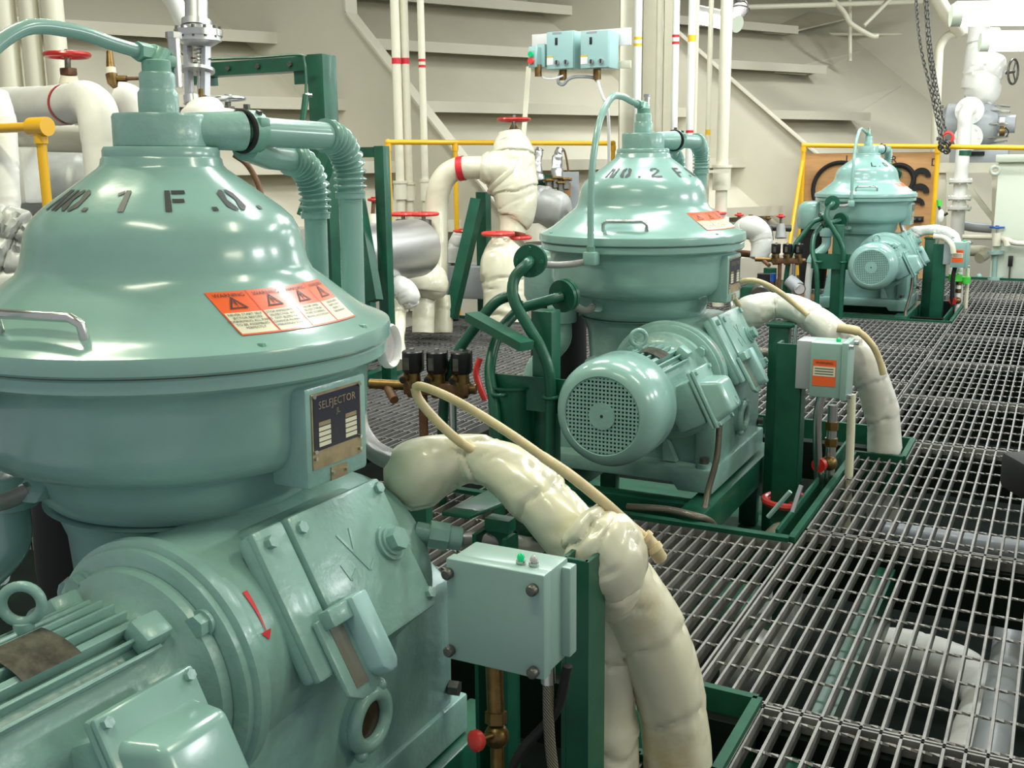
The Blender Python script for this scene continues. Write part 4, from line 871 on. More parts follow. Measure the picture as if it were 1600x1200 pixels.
for (x, w_, lb) in ((8, 40, 'leftmost pale thick pipe behind the lagged pipes'), (49, 30, 'second pale thick pipe from the left edge'), (86, 34, 'third pale thick pipe from the left edge, behind the red handwheel')):
    vpipe(x, 60, 6.2, w_, lb, group='thick pale pipes at the left edge')
t = thing('steel_column', W(1000, 200, 8.5), 'cream steel column behind the middle purifier', 'column'); t.location.z = 0; q = PB(t)
for (xa, xb, dd) in ((968, 989, 8.3), (1004, 1026, 8.6), (1037, 1050, 8.6)):
    p0, p1 = W(xa, 100, dd), W(xb, 100, dd); q.box(((p0.x+p1.x)/2, (p0.y+p1.y)/2, 2.1), ((p1-p0).length, .10 if dd < 8.5 else .03, 4.5), 'pipe', Matrix.Rotation(math.atan2(p1.y-p0.y, p1.x-p0.x), 3, 'Z'))
q.part('column_flange')
q = PB(t); p0, p1 = W(985, 100, 8.65), W(1045, 100, 8.65); q.bar(Vector((p0.x, p0.y, 2.1)), Vector((p1.x, p1.y, 2.1)), .02, 4.5, 'pipe'); q.part('column_web')
q = PB(t); p = W(1104, 268, 8.0); q.bar(W(1090, 268, 8.05), W(1140, 268, 7.95), .05, .02, 'pipe'); q.part('pipe_bracket')
# ---------------------------------------------------------------- starter boxes on their rack
def xbox(q, x0, y0, x1, y1, Y, depth, m, bev=.006):    # box with its front in a plane of constant Y
    a, b = AY(x0, y0, Y), AY(x1, y1, Y); q.box(((a.x+b.x)/2, Y+depth/2, (a.z+b.z)/2), (abs(b.x-a.x), depth, abs(a.z-b.z)), m, None, bev); return a, b
t = thing('box_rack', AY(900, 60, 7.25), 'white rack plate and slanting stay behind the two pale starter boxes', 'rack'); q = PB(t)
xbox(q, 831, 54, 985, 70, 7.25, .02, 'white', .002); xbox(q, 831, 70.6, 857, 100, 7.251, .018, 'white', .002); xbox(q, 955, 96, 985, 106, 7.25, .02, 'pipe', .002); q.part('rack_plate')
q = PB(t); q.bar(W(826, 104, 7.9), W(812, 300, 7.7), .035, .012, 'pipe', up=(0, 1, 0)); q.part('stay')
for i, (xa, xb, lb) in enumerate(((855, 897, 'left one of the two pale teal starter boxes high on the rack'), (908, 952, 'right one of the two pale teal starter boxes, nearest the column'))):
    t = thing('starter_box', AY((xa+xb)/2, 108, 7.05), lb, 'starter box', 'starter boxes on the rack'); q = PB(t)
    a, b = xbox(q, xa, 50-i, xb, 107-i*1.5, 7.06, .18, 'tealc'); q.part('body')
    q = PB(t); q.box(((a.x+b.x)/2, 7.052, (a.z+b.z)/2), (b.x-a.x-.006, .016, a.z-b.z-.006), 'tealc', None, .003); q.part('door')
    w_ = b.x-a.x; h_ = a.z-b.z; F = lambda u, v, d=0: Vector((a.x+w_*u, 7.043-d, b.z+h_*v))
    q = PB(t); q.box(F(.38, .73), (.018, .012, h_*.19), 'black', None, .002); q.part('door_handle')
    q = PB(t); q.box(F(.40, .945), (w_*.36, .003, .012), 'greyp'); q.part('name_strip'); q = PB(t); q.box(F(.14, .23), (w_*.24, .003, h_*.22), 'white'); q.box(F(.14, .33), (w_*.24, .004, h_*.04), 'ybnd'); q.part('rating_label', label='white label with a yellow heading')
    for u in (.42, .76):
        q = PB(t); q.cyl(F(u, .17), F(u, .17, .02), .017, 'steel', seg=12); q.box(F(u, .17, .02), (.01, .004, .026), 'black'); q.part('selector_switch')
    q = PB(t); p = F(.45, 0)+Vector((0, .08, 0)); q.cyl(p, p-Vector((0, 0, .07)), .028, 'brass', seg=12); q.part('cable_gland')
t = thing('push_button_box', AY(835, 105, 7.0), 'small teal box with a green and a red push button, left of the starter boxes', 'push button box'); q = PB(t)
a, b = xbox(q, 825, 73, 838, 105, 6.98, .16, 'tealc'); xbox(q, 839, 69, 851, 105, 7.06, .10, 'tealc'); q.part('body')
for fy, m in ((.62, 'gled'), (.30, 'redb')):
    q = PB(t); p = Vector((a.x*.5+b.x*.5, 6.98, b.z+(a.z-b.z)*fy)); q.box(p, (.04, .012, .05), 'greyp', None, .003); q.cyl(p, p-Vector((0, .035, 0)), .018 if m == 'gled' else .021, m, seg=14); q.part('button', label='green button' if m == 'gled' else 'red button')
q = PB(t); p = AY(841, 108, 7.02); q.cyl(p+Vector((0, 0, .03)), p-Vector((0, 0, .05)), .025, 'brass', seg=12); q.part('cable_gland')
sp('cable', [AY(840, 112, 7.05), AY(850, 122, 7.05), AY(866, 123, 7.05), AY(880, 118, 7.08)], .007, 'white', 'thin white cable sagging between the push button box and the starter boxes', 'cable', n=6, seg=8)
sp('cable', [AY(876, 112, 7.12), AY(872, 128, 7.1), AY(880, 132, 7.1), AY(888, 124, 7.1), AY(900, 120, 7.12), AY(925, 121, 7.14), AY(935, 128, 7.16)], .012, 'greyp', 'grey cable looping under the starter boxes', 'cable', n=6, seg=8)
sp('cable', [AY(934, 112, 7.12), AY(935, 130, 7.12), AY(941, 150, 7.14), AY(950, 175, 7.2), AY(952, 260, 7.4)], .012, 'white', 'white cable bundle dropping from the right starter box', 'cable', n=6, seg=8)
# ---------------------------------------------------------------- plywood board with spare rings
Ypb = 10.82; t = thing('spares_board', AY(1360, 470, Ypb), 'plywood board lettered L and R, hung on the yellow rail behind the far purifier', 'board'); q = PB(t)
a, b = AY(1257, 240, Ypb), AY(1464, 246, Ypb); zb_ = AY(1460, 478, Ypb).z
q.box(((a.x+b.x)/2, Ypb+.01, (a.z+zb_)/2), (b.x-a.x, .018, a.z-zb_), 'ply'); q.part('panel')
q = PB(t)
for ch, x, y in (('L', 1325, 249), ('R', 1397, 250), ('D', 1461, 254)): P_ = AY(x, y, Ypb); puttext(q, ch, .10, lambda u, v: P_+Vector((u, -.002, v)), 'ink')
q.part('lettering')
def ring(x, y, R, r, label, m='rubber'):
    P_ = AY(x, y, Ypb)-Vector((0, .02, 0)); k = 9.95/FPX; q = MB()
    q.tube([P_+Vector((cos(2*pi*i/40)*R*k, 0, sin(2*pi*i/40)*R*k)) for i in range(40)], r*k, m, 8, closed=True); tag(q.build('seal_ring'), label, 'seal ring', 'spares on the plywood board')
ring(1313, 296, 43, 3.4, 'large black seal ring hung on the plywood board'); ring(1404, 281, 23, 4, 'small black seal ring on the plywood board, right of the far purifier')
def half(x, y, R, r, label):
    P_ = AY(x, y, Ypb)-Vector((0, .035, 0)); k = 9.95/FPX; q = MB(); A_ = [pi*i/16 for i in range(17)]
    pts = [P_+Vector((cos(t_)*R*k, 0, sin(t_)*R*k)) for t_ in A_]+[P_+Vector((cos(t_)*r*k, 0, sin(t_)*r*k)) for t_ in A_[::-1]]
    vs = pts+[p_+Vector((0, .06, 0)) for p_ in pts]; m_ = len(pts)
    q.add(vs, [[i, i+1, m_-2-i, m_-1-i] for i in range(16)]+[[m_+i, m_+m_-1-i, m_+m_-2-i, m_+i+1] for i in range(16)]+[[i, (i+1) % m_, m_+(i+1) % m_, m_+i] for i in range(m_)], 'black', False)
    tag(q.build('half_bearing'), label, 'bearing half', 'spares on the plywood board')
half(1440, 276, 14, 6, 'black half ring at the top right of the plywood board'); half(1437, 301, 14.5, 6, 'black half ring, second from the top on the plywood board'); half(1433, 320, 11.5, 5, 'smallest black half ring, third from the top on the plywood board')
q = MB(); P_ = AY(1430, 342, Ypb)-Vector((0, .025, 0)); q.box(P_, (.155, .04, .05), 'black', None, .004)
for i in range(3): q.cyl(P_+Vector((-.045+.045*i, -.02, 0)), P_+Vector((-.045+.045*i, -.024, 0)), .012, 'dsteel', seg=10)
tag(q.build('bearing_block'), 'black oblong block low on the right of the plywood board', 'block', 'spares on the plywood board')
q = MB(); P_ = AY(1400, 271, Ypb)-Vector((0, .04, 0)); q.torus(P_, (0, 1, .2), .045, .014, 'green', 20, 8); tag(q.build('green_ring'), 'small green ring hooked over the small seal ring', 'ring', 'spares on the plywood board')
# ---------------------------------------------------------------- chain on the rail
def chain(pts, label, lk=.052):
    P = spline(pts, 30); q = MB(); d = 0; i = 0; flip = 0; last = P[0]
    acc = [0]
    for u, v in zip(P, P[1:]): acc.append(acc[-1]+(v-u).length)
    s = 0
    while s < acc[-1]-lk:
        def at(s_):
            j = max(k_ for k_ in range(len(acc)) if acc[k_] <= s_+1e-9); j = min(j, len(P)-2); return P[j].lerp(P[j+1], (s_-acc[j])/(acc[j+1]-acc[j]+1e-12))
        a_, b_ = at(s), at(s+lk); ax = (b_-a_).normalized(); sd = ax.cross(Vector((.7, -.7, .1)) if flip else Vector((.7, .7, .1))).normalized(); c_ = (a_+b_)/2
        h = lk*.36; w_ = .0125
        q.tube([c_+ax*(h*cos(t_)+(h*.45 if cos(t_) > 0 else -h*.45))*.8+sd*w_*sin(t_) for t_ in [2*pi*k_/10 for k_ in range(10)]], .0062, 'dsteel', 5, closed=True)
        s += lk*.72; flip ^= 1
    return q
K = 10.55
t = thing('hoist_chain', AY(1476, 232, K), 'long dark hoist chains hanging from above and tied to the far yellow rail', 'chain')
for pts in ([(1428, -60), (1433, 20), (1440, 80), (1456, 150), (1471, 222)], [(1441, -60), (1447, 20), (1451, 80), (1461, 150), (1474, 222)], [(1446, -60), (1450, 20), (1457, 90), (1468, 160), (1480, 214)]):
    q = chain([AY(x, y, K) for x, y in pts], ''); q.__class__ = PB; q.root = t; q.part('chain_strand')
q = PB(t); q.torus(AY(1481, 215, K), (.2, 1, .1), .045, .014, 'redb', 20, 8, arc=(-2.2, 2.2)); q.part('hook', label='red chain hook')
q = PB(t)
for i in range(14): q.torus(AY(1475+random.uniform(-7, 7), 229+random.uniform(-8, 9), K+random.uniform(-.03, .03)), (random.random(), random.random(), random.random()), .022, .008, 'dsteel', 10, 5)
q.part('chain_bundle')
# ---------------------------------------------------------------- white riser, pump and lagged valve at the right
Yr = 11.6
t = thing('white_riser', AY(1500, 400, Yr), 'white flanged riser pipe behind the far yellow rail, bending into a round flange', 'pipe'); q = PB(t)
q.tube(spline([AY(1520, 172, Yr+.35), AY(1514, 170, Yr+.1), AY(1508, 180, Yr-.02), AY(1507, 200, Yr), AY(1505, 230, Yr), AY(1500, 300, Yr), AY(1496, 350, Yr), AY(1494, 400, Yr), AY(1490, 460, Yr)], 6), .066, 'whitep', 20); q.part('pipe')
for y in (283, 309, 325):
    q = PB(t); p = AY(1501-(y-283)*.06, y, Yr); q.tube([p-Vector((0, 0, .012)), p+Vector((0, 0, .014))], .115, 'whitep', 24)
    for i in range(8): q.hexbolt(p+Vector((.095*cos(i*pi/4), .095*sin(i*pi/4), -.03)), (0, 0, 1), .011, .06, 'whitep')
    q.part('flange')
q = PB(t); p = AY(1506, 235, Yr); q.tube([p, p-Vector((0, 0, .05))], .070, 'green', 20); q.part('band', label='dark green band')
for (x, y) in ((1515, 173), (1513, 215)):
    q = PB(t); p = AY(x, y, Yr+.2); q.tube([p-Vector((0, .02, 0)), p+Vector((0, .02, 0))], .135, 'whitep', 28)
    for i in range(8): q.hexbolt(p+Vector((.11*cos(i*pi/4), -.02, .11*sin(i*pi/4))), (0, -1, 0), .012, .012, 'whitep')
    q.part('flange')
t = thing('pump', AY(1530, 225, Yr+.5), 'grey bolted pump body behind the white riser pipe', 'pump'); q = PB(t)
p = AY(1526, 195, Yr+.5); q.tube([p-Vector((.32, 0, 0)), p-Vector((.28, 0, 0)), p+Vector((.1, 0, 0)), p+Vector((.2, 0, 0))], [.17, .22, .22, .15], 'greyp', 24); q.tube([p+Vector((.18, 0, 0)), p+Vector((.36, 0, 0))], .09, 'greyp', 16)
for i in range(8):
    a_ = i*pi/4; q.tube([p+Vector((.05, .2*cos(a_), .2*sin(a_))), p+Vector((.30, .17*cos(a_), .17*sin(a_)))], .012, 'steel', 8); q.hexbolt(p+Vector((-.33, .19*cos(a_), .19*sin(a_))), (-1, 0, 0), .018, .03, 'dsteel')
q.part('pump_body')
q = PB(t); q.box(AY(1530, 245, Yr+.5), (.55, .25, .16), 'greyp', None, .01); q.box(AY(1520, 240, Yr+.35)+Vector((.0, 0, 0)), (.22, .02, .04), 'rubber'); q.part('pump_foot')
q = PB(t); p2 = AY(1562, 205, Yr+.3); q.cyl(p2, p2+Vector((.05, 0, 0)), .05, 'brass', seg=14); q.cyl(AY(1562, 188, Yr+.3), AY(1570, 188, Yr+.3), .03, 'white', seg=12); q.tube(spline([AY(1570, 198, Yr+.3), AY(1576, 206, Yr+.3), AY(1572, 214, Yr+.3)], 5), .005, 'rubber', 6); q.part('gauge_fitting')
t = thing('lagged_valve', AY(1535, 150, Yr+.4), 'bulky grey-white lagged valve above the pump, under the fluorescent lamps', 'lagged valve'); q = PB(t)
q.tube(spline([AY(1528, 40, Yr+.5), AY(1530, 62, Yr+.5), AY(1531, 85, Yr+.5), AY(1533, 115, Yr+.5), AY(1533, 140, Yr+.5), AY(1524, 158, Yr+.5)], 10), rspl([.10, .12, .14, .17, .19, .13], 10), 'lagw', 28, fn=wrinkle(61, .03, .18)); q.tube(spline([AY(1535, 95, Yr+.5), AY(1552, 110, Yr+.5), AY(1566, 122, Yr+.5)], 8), rspl([.12, .16, .05], 8), 'lagw', 24, fn=wrinkle(62, .03, .15)); q.part('lagging')
q = PB(t); handwheel(q, AY(1583, 112, Yr+.5), (1, -.35, 0), .12, .012, 'dsteel', 3); q.tube([AY(1566, 115, Yr+.5), AY(1583, 112, Yr+.5)], .015, 'dsteel', 8); q.part('handwheel')
sp('ceiling_pipe', [W(1560, 50, 12), W(1505, 50, 12), W(1482, 56, 12), W(1469, 72, 12), W(1466, 100, 12), W(1462, 200, 12), W(1459, 330, 12)], .05, 'pipe', 'cream pipe bending down beside the hanging chains at the right', 'pipe', 'cream pipes under the ceiling')
sp('ceiling_pipe', [W(1445, -40, 11.5), W(1475, 15, 11.7), W(1500, 50, 12)], .075, 'pipe', 'broad cream pipe slanting up beside the lamps', 'pipe', 'cream pipes under the ceiling')
sp('ceiling_pipe', [W(1130, 12, 12.5), W(1300, 7, 13), W(1440, 2, 13.5)], .03, 'pipe', 'thin cream pipe running level along the top of the picture', 'pipe', 'cream pipes under the ceiling')
sp('ceiling_pipe', [W(1295, -8, 13), W(1318, 18, 13), W(1327, 34, 13), W(1340, 44, 13), W(1362, 56, 13), W(1372, 56, 13)], .03, 'pipe', 'thin cream pipe bending down below the level pipe', 'pipe', 'cream pipes under the ceiling')
sp('ceiling_pipe', [W(1327, -20, 13.4), W(1328, 40, 13.4), W(1328, 96, 13.4)], .025, 'pipe', 'short upright cream pipe between hull and bulkhead', 'pipe', 'cream pipes under the ceiling')
sp('ceiling_pipe', [W(1400, -10, 13.2), W(1375, 15, 13.2), W(1350, 40, 13.2)], .025, 'pipe', 'thin cream pipe slanting across under the level pipe', 'pipe', 'cream pipes under the ceiling')
sp('ceiling_pipe', [W(1290, 53, 14.3), W(1372, 53.5, 14.3), W(1480, 52, 14)], .02, 'pipe', 'very thin cream pipe against the bulkhead', 'pipe', 'cream pipes under the ceiling')
sp('ceiling_pipe', [W(256, -20, 6.4), W(275, 8, 6.5), W(300, 60, 6.6)], .055, 'whitep', 'white pipe slanting down behind the silver control valve', 'pipe', 'cream pipes under the ceiling')
# pale cabinet with its stand at the right edge, and the small pipework by it
t = thing('cabinet', AY(1600, 440, 11.0), 'tall pale green cabinet at the right edge beyond the grating', 'cabinet'); q = PB(t)
a, b = AY(1561, 246, 11.0), AY(1700, 442, 11.0); q.box(((a.x+b.x)/2, 11.35, (a.z+b.z)/2-.02), (b.x-a.x, .7, a.z-b.z+.04), 'cab', None, .01); q.box(((a.x+b.x)/2, 11.33, a.z-.01), (b.x-a.x+.05, .76, .07), 'cab', None, .008); q.part('body')
q = PB(t); p = AY(1579, 408, 10.97); q.box(p, (.04, .03, .10), 'black', None, .004); q.box(p-Vector((0, 0, .15)), (.016, .015, .2), 'dsteel'); q.part('handle', label='black handle')
q = PB(t); p = AY(1555, 266, 11.0); q.torus(p, (0, 1, 0), .035, .018, 'cab', 20, 8); q.part('lifting_lug')
t = thing('pipe_gantry', AY(1520, 300, 11.9), 'cream angle frame with a diagonal brace left of the pale cabinet', 'frame'); q = PB(t)
q.bar(AY(1466, 262, 11.9), AY(1562, 262, 11.9), .05, .10, 'pipe'); q.bar(AY(1470, 255, 11.95), AY(1470, 440, 11.95), .10, .05, 'pipe', up=(0, 1, 0)); q.bar(AY(1516, 296, 11.95), AY(1560, 352, 11.95), .05, .09, 'pipe', up=(0, 1, 0)); q.bar(AY(1554, 270, 11.95), AY(1554, 440, 11.95), .05, .05, 'pipe', up=(0, 1, 0)); q.part('frame')
sp('grey_pipe', [AY(1505, 352, 12.2), AY(1522, 355, 12.2), AY(1550, 357, 12.2)], .05, 'greyp', 'dull grey pipe stub left of the blue handwheel valve', 'pipe', 'small pipes by the cabinet')
sp('grey_pipe', [AY(1510, 392, 12.0), AY(1535, 392, 12.0), AY(1540, 397, 11.9), AY(1530, 404, 11.8)], .055, 'pipe', 'thick cream pipe elbow low beside the far junction box', 'pipe', 'small pipes by the cabinet')
sp('grey_pipe', [AY(1505, 370, 11.3), AY(1550, 371, 11.2), AY(1574, 375, 10.9), AY(1590, 380, 10.9), AY(1660, 382, 10.9)], .024, 'pipe', 'thin cream pipe running through the blue handwheel valve', 'pipe', 'small pipes by the cabinet')
t = thing('valve', AY(1556, 440, 11.1), 'small cream valve with a blue handwheel on a teal stand by the cabinet', 'valve'); q = PB(t)
Yv = 10.98
handwheel(q, AY(1558, 355, Yv), (0, 0, 1), .058, .010, 'blue', 4); q.part('handwheel', label='blue handwheel')
q = PB(t); q.tube([AY(1558, 356, Yv), AY(1558, 364, Yv)], .012, 'steel', 8); q.tube([AY(1557, 364, Yv), AY(1557, 384, Yv)], .04, 'pipe', 14); q.tube([AY(1572, 374, Yv-.1), AY(1574, 384, Yv-.1)], .03, 'pipe', 12); q.part('body')
q = PB(t); q.tube([AY(1556, 392, Yv), AY(1556, 397, Yv)], .07, 'tealb', 18); q.tube([AY(1555, 396, Yv), AY(1553, 436, Yv)], .022, 'tealb', 10); q.tube([AY(1553, 433, Yv), AY(1553, 438, Yv)], .08, 'tealb', 16); q.part('stand', label='teal stand')
mb = MB(); mb.sphere(AY(1530, 432, Yv), .03, 'tealb', seg=12); mb.tube([AY(1530, 434, Yv), AY(1530, 441, Yv)], .018, 'tealb', 10); tag(mb.build('floor_plug'), 'round teal knob on the floor edge left of the teal valve stand', 'knob')
mb = MB(); mb.tube(spline([AY(1466, 320, 10.65), AY(1470, 330, 10.65), AY(1474, 336, 10.65), AY(1481, 333, 10.65)], 6), .012, 'black', 8); mb.tube([AY(1467, 312, 10.65), AY(1468, 322, 10.65)], .022, 'bgreen', 10); tag(mb.build('hung_strap'), 'dark strap with a green tie hanging at the right edge of the plywood board', 'strap')
mb = MB(); mb.sphere(AY(1470, 338, 10.6), .05, 'lagw', (.6, .5, 1.3), 12, 8, lambda q_: .012*noise.noise(q_*3)); tag(mb.build('rag'), 'white rag hanging at the right edge of the plywood board', 'rag')
# ---------------------------------------------------------------- fluorescent lamps
def lampfit(x0, y0, x1, y1, D0, D1, r, label, group='fluorescent lamps'):
    a, b = W(x0, y0, D0), W(x1, y1, D1); t = thing('fluorescent_lamp', (a+b)/2, label, 'lamp', group); q = PB(t)
    ax = (b-a).normalized(); q.tube([a, a+ax*.02, b-ax*.02, b], [r*.7, r, r, r*.7], 'lamp', 20); q.part('diffuser')
    q = PB(t); up = Vector((0, 0, 1)); q.bar(a+up*r*.75-ax*.03, b+up*r*.75+ax*.03, r*1.7, r*.9, 'white', bev=.006); q.tube([a-ax*.05, a+ax*.02], r*1.04, 'cab', 20); q.tube([b-ax*.02, b+ax*.05], r*1.04, 'cab', 20); q.part('housing')
lampfit(1497, 24, 1760, 20, 7.6, 7.4, .075, 'long white fluorescent lamp at the top right corner')
lampfit(1541, 66, 1760, 64, 8.6, 8.4, .070, 'second fluorescent lamp, just below the one in the top right corner')
lampfit(1092, 24, 1146, 36, 9.5, 9.2, .07, 'small fluorescent lamp partly hidden by the cream pipes')
t = thing('bulkhead_lamp', W(1157, 15, 9.6), 'round unlit wire-guarded lamp right of the small fluorescent lamp', 'lamp'); q = PB(t); p = W(1157, 14, 9.6); q.sphere(p, .075, 'glass', (1, 1, .9)); q.part('globe')
q = PB(t); q.torus(p, (0, .3, 1), .078, .006, 'dsteel', 24, 6); q.torus(p, (.3, 1, 0), .078, .006, 'dsteel', 24, 6); q.tube([p+Vector((0, 0, .06)), p+Vector((0, 0, .16))], .05, 'dsteel', 14); q.part('guard')
# ================================================================ lagged valves and drum in the middle distance
t = thing('tall_lagged_valve', W(800, 495, 6.9), 'tall shiny cream lagged valve topped by a red handwheel, before the middle yellow rail', 'lagged valve', 'valves with red handwheels'); t.location.z = -.2
q = PB(t); w = 6.9
q.tube(spline([W(798, 207, w), W(800, 225, w), W(802, 250, w), W(801, 280, w), W(805, 310, w), W(807, 338, w), W(804, 346, w)], 14), rspl([.08, .12, .148, .162, .145, .122, .095], 14), 'lag', 44, fn=wrinkle(31, .015, .15))
q.tube(spline([W(752, 262, w-.05), W(768, 264, w-.05), W(788, 270, w), W(800, 285, w)], 12), rspl([.085, .125, .17, .14], 12), 'lag', 32, fn=wrinkle(32, .012, .14)); q.part('lagging')
q = PB(t); handwheel(q, W(803, 187, w), (0, 0, 1), .098, .013, 'red', 4); q.part('handwheel', label='red handwheel')
q = PB(t); q.tube([W(803, 180, w), W(803, 208, w)], .014, 'dsteel', 10); q.tube([W(795, 212, w), W(801, 196, w)], .012, 'brass', 8); q.tube([W(812, 210, w), W(806, 196, w)], .012, 'brass', 8); q.box(W(803, 206, w), (.09, .05, .03), 'brass', None, .006); q.part('yoke')
q = PB(t); lagpipe(q, [W(803, 340, w), W(802, 352, w), W(801, 364, w)], [.10, .088, .085], 'lag', 33, .004); q.part('pipe_lagging')
t = thing('lagged_pipe', W(680, 480, 6.95), 'cream lagged pipe bending down from the red-banded neck of the tall valve', 'lagged pipe'); t.location.z = -.3; q = PB(t)
lagpipe(q, [W(756, 262, 6.85), W(735, 262, 6.86), W(715, 264, 6.88), W(698, 274, 6.9), (W(686, 295, 6.92)), W(682, 330, 6.95), W(681, 380, 6.95), W(678, 440, 6.95), W(672, 520, 6.95)], [.074, .074, .074, .076, .078, .078, .08, .09, .085], 'lag', 34, .003, .16, 28, 10); q.part('lagging')
q = PB(t); a, b = W(726, 262.5, 6.87), W(716, 264, 6.88); q.tube([a, b], [.079, .079], 'band', 28, cap=False); q.part('marking_band', label='broad red band')
t = thing('lagged_valve', W(787, 490, 6.85), 'squat cream lagged valve with two overlapping red handwheels, below the tall valve', 'lagged valve', 'valves with red handwheels'); t.location.z = -.2; q = PB(t)
q.tube(spline([W(783, 372, 6.8), W(784, 386, 6.8), W(786, 405, 6.8), W(787, 440, 6.8), W(789, 470, 6.8), W(790, 505, 6.8)], 12), rspl([.055, .11, .145, .15, .145, .14], 12), 'lag', 36, fn=wrinkle(35, .014, .15)); q.part('lagging')
q = PB(t); handwheel(q, W(778, 365, 6.75), (0, 0, 1), .095, .013, 'redb', 4); q.part('handwheel', label='red handwheel')
q = PB(t); handwheel(q, W(808, 371, 6.95), (0, 0, 1), .085, .013, 'redb', 4); q.part('handwheel', label='red handwheel')
q = PB(t); q.tube([W(778, 364, 6.75), W(782, 380, 6.8)], .014, 'dsteel', 8); q.part('stem')
t = thing('grey_lagged_valve', W(860, 345, 7.6), 'grey cloth-lagged valve body behind the rim of the middle purifier', 'lagged valve'); q = PB(t)
q.tube(spline([W(825, 312, 7.7), W(838, 318, 7.6), W(858, 326, 7.55), (W(876, 330, 7.55)), W(889, 336, 7.55)], 10), rspl([.08, .13, .14, .13, .05], 10), 'lagg', 28, fn=wrinkle(36, .016, .16)); q.part('lagging')
q = PB(t); q.tube([W(842, 352, 7.6), W(842, 380, 7.6)], .10, 'pipe', 20); q.part('flange_body')
sp('green_pipe', [W(828, 285, 8.2), W(852, 283, 8.2), W(884, 284, 8.2)], .05, 'green', 'short dark green pipe above the grey lagged valve', 'pipe')
for x, lb in ((842, 'left one of two foil-wrapped stubs above the green pipe'), (873, 'right one of two foil-wrapped stubs above the green pipe, with a brown tube')):
    mb = MB(); mb.tube(spline([W(x, 282, 8.1), W(x-3, 262, 8.1), W(x-1, 240, 8.1), W(x+2, 232, 8.1)], 8), rspl([.045, .04, .035, .03], 8), 'alu', 16, fn=wrinkle(x, .012, .06))
    if x > 850: mb.tube(spline([W(x+2, 232, 8.1), W(x+9, 236, 8.1), W(x+14, 260, 8.1), W(x+16, 280, 8.1)], 6), .008, 'rust', 8)
    tag(mb.build('foil_stub'), lb, 'pipe stub', 'foil-wrapped stubs')
mb = MB()
for x, y in ((858, 288), (868, 284), (876, 292), (884, 286)): mb.tube([W(x, y+10, 7.9), W(x, y-4, 7.9)], .03, 'dsteel', 8); mb.tube([W(x, y-4, 7.9), W(x, y-7, 7.9)], .05, 'brass', 8)
tag(mb.build('valve_cluster'), 'cluster of dull brass valve spindles above the grey lagged valve', 'valves', kind='stuff')
mb = MB(); p = W(892, 300, 8.0); mb.box(p, (.12, .02, .30), 'greyp', Matrix.Rotation(.4, 3, 'Z')); mb.box(p+Vector((-.02, -.02, .02)), (.05, .02, .1), 'ply', Matrix.Rotation(.4, 3, 'Z')); tag(mb.build('notice_plate'), 'grey plate half hidden left of the middle purifier hood', 'plate')
# aluminium-clad drum
t = thing('clad_drum', W(630, 395, 6.2), 'shiny aluminium-clad horizontal drum between the green frames and the lagged pipe', 'drum'); q = PB(t)
e = W(652, 387, 6.35); s_ = e-Vector((0, 1.25, 0)); q.tube([s_, s_+Vector((0, .005, 0)), e-Vector((0, .02, 0)), e-Vector((0, .005, 0)), e], [.16, .172, .172, .168, .15], 'alu', 48); q.part('cladding')
q = PB(t); q.tube([s_+Vector((0, .55, 0)), s_+Vector((0, .556, 0))], .1735, 'alu', 48); q.part('seam')
q = PB(t); q.box(e-Vector((0, .62, .36)), (.2, .06, .45), 'green', None, .01); q.part('saddle')
for i, (x, lb) in enumerate(((630, 'left red handwheel valve just above the aluminium drum'), (662, 'right red handwheel valve just above the aluminium drum'))):
    t = thing('valve', W(x, 350, 6.75), lb, 'valve', 'valves with red handwheels'); q = PB(t); handwheel(q, W(x, 334.5, 6.75), (0, 0, 1), .088, .012, 'redb', 4); q.part('handwheel', label='red handwheel')
    q = PB(t); q.tube([W(x, 334, 6.75), W(x, 350, 6.75)], .013, 'dsteel', 8); q.tube([W(x, 344, 6.75), W(x, 392, 6.75)], .05, 'dsteel', 12); q.part('stem')
t = thing('lagged_valve', W(665, 490, 6.7), 'drooping cream lagged valve pouch under the right end of the aluminium drum', 'lagged valve'); t.location.z = -.2; q = PB(t)
q.tube(spline([W(668, 425, 6.75), W(667, 440, 6.7), W(666, 455, 6.7), W(664, 466, 6.7)], 10), rspl([.10, .14, .13, .08], 10), 'lag', 28, fn=wrinkle(37, .01, .12)); lagpipe(q, [W(663, 462, 6.7), W(662, 480, 6.7), W(661, 520, 6.7)], [.065, .068, .07], 'lag', 38, .004); lagpipe(q, [W(692, 462, 6.9), W(693, 480, 6.9), W(693, 520, 6.9)], [.055, .06, .06], 'lag', 39, .004); q.part('lagging')
t = thing('lagged_valve', W(622, 480, 5.8), 'crumpled pale lagged valve below the aluminium drum, by the second green frame', 'lagged valve'); q = PB(t)
q.tube(spline([W(603, 452, 6.0), W(615, 448, 6.0), W(630, 456, 6.0), W(638, 472, 6.0), W(640, 482, 6.0)], 10), rspl([.05, .075, .08, .07, .03], 10), 'lagw', 24, fn=wrinkle(40, .014, .09)); lagpipe(q, [W(618, 458, 6.0), W(618, 490, 6.0), W(619, 520, 5.9), W(621, 570, 5.7)], [.06, .06, .05, .045], 'lag', 41, .008); q.part('lagging')
t = thing('valve', W(712, 420, 7.3), 'small pale valve with a red handwheel right of the lagged bend', 'valve', 'valves with red handwheels'); q = PB(t)
handwheel(q, W(721, 361, 7.3), (0, 0, 1), .05, .01, 'redb', 3); q.part('handwheel', label='red handwheel')
q = PB(t); q.tube(spline([W(720, 364, 7.3), W(716, 380, 7.3), W(712, 395, 7.3), W(711, 412, 7.3)], 8), rspl([.05, .06, .065, .05], 8), 'lagw', 20, fn=wrinkle(44, .012, .08)); q.tube([W(711, 405, 7.3), W(711, 500, 7.2)], .03, 'dsteel', 10); q.part('body')
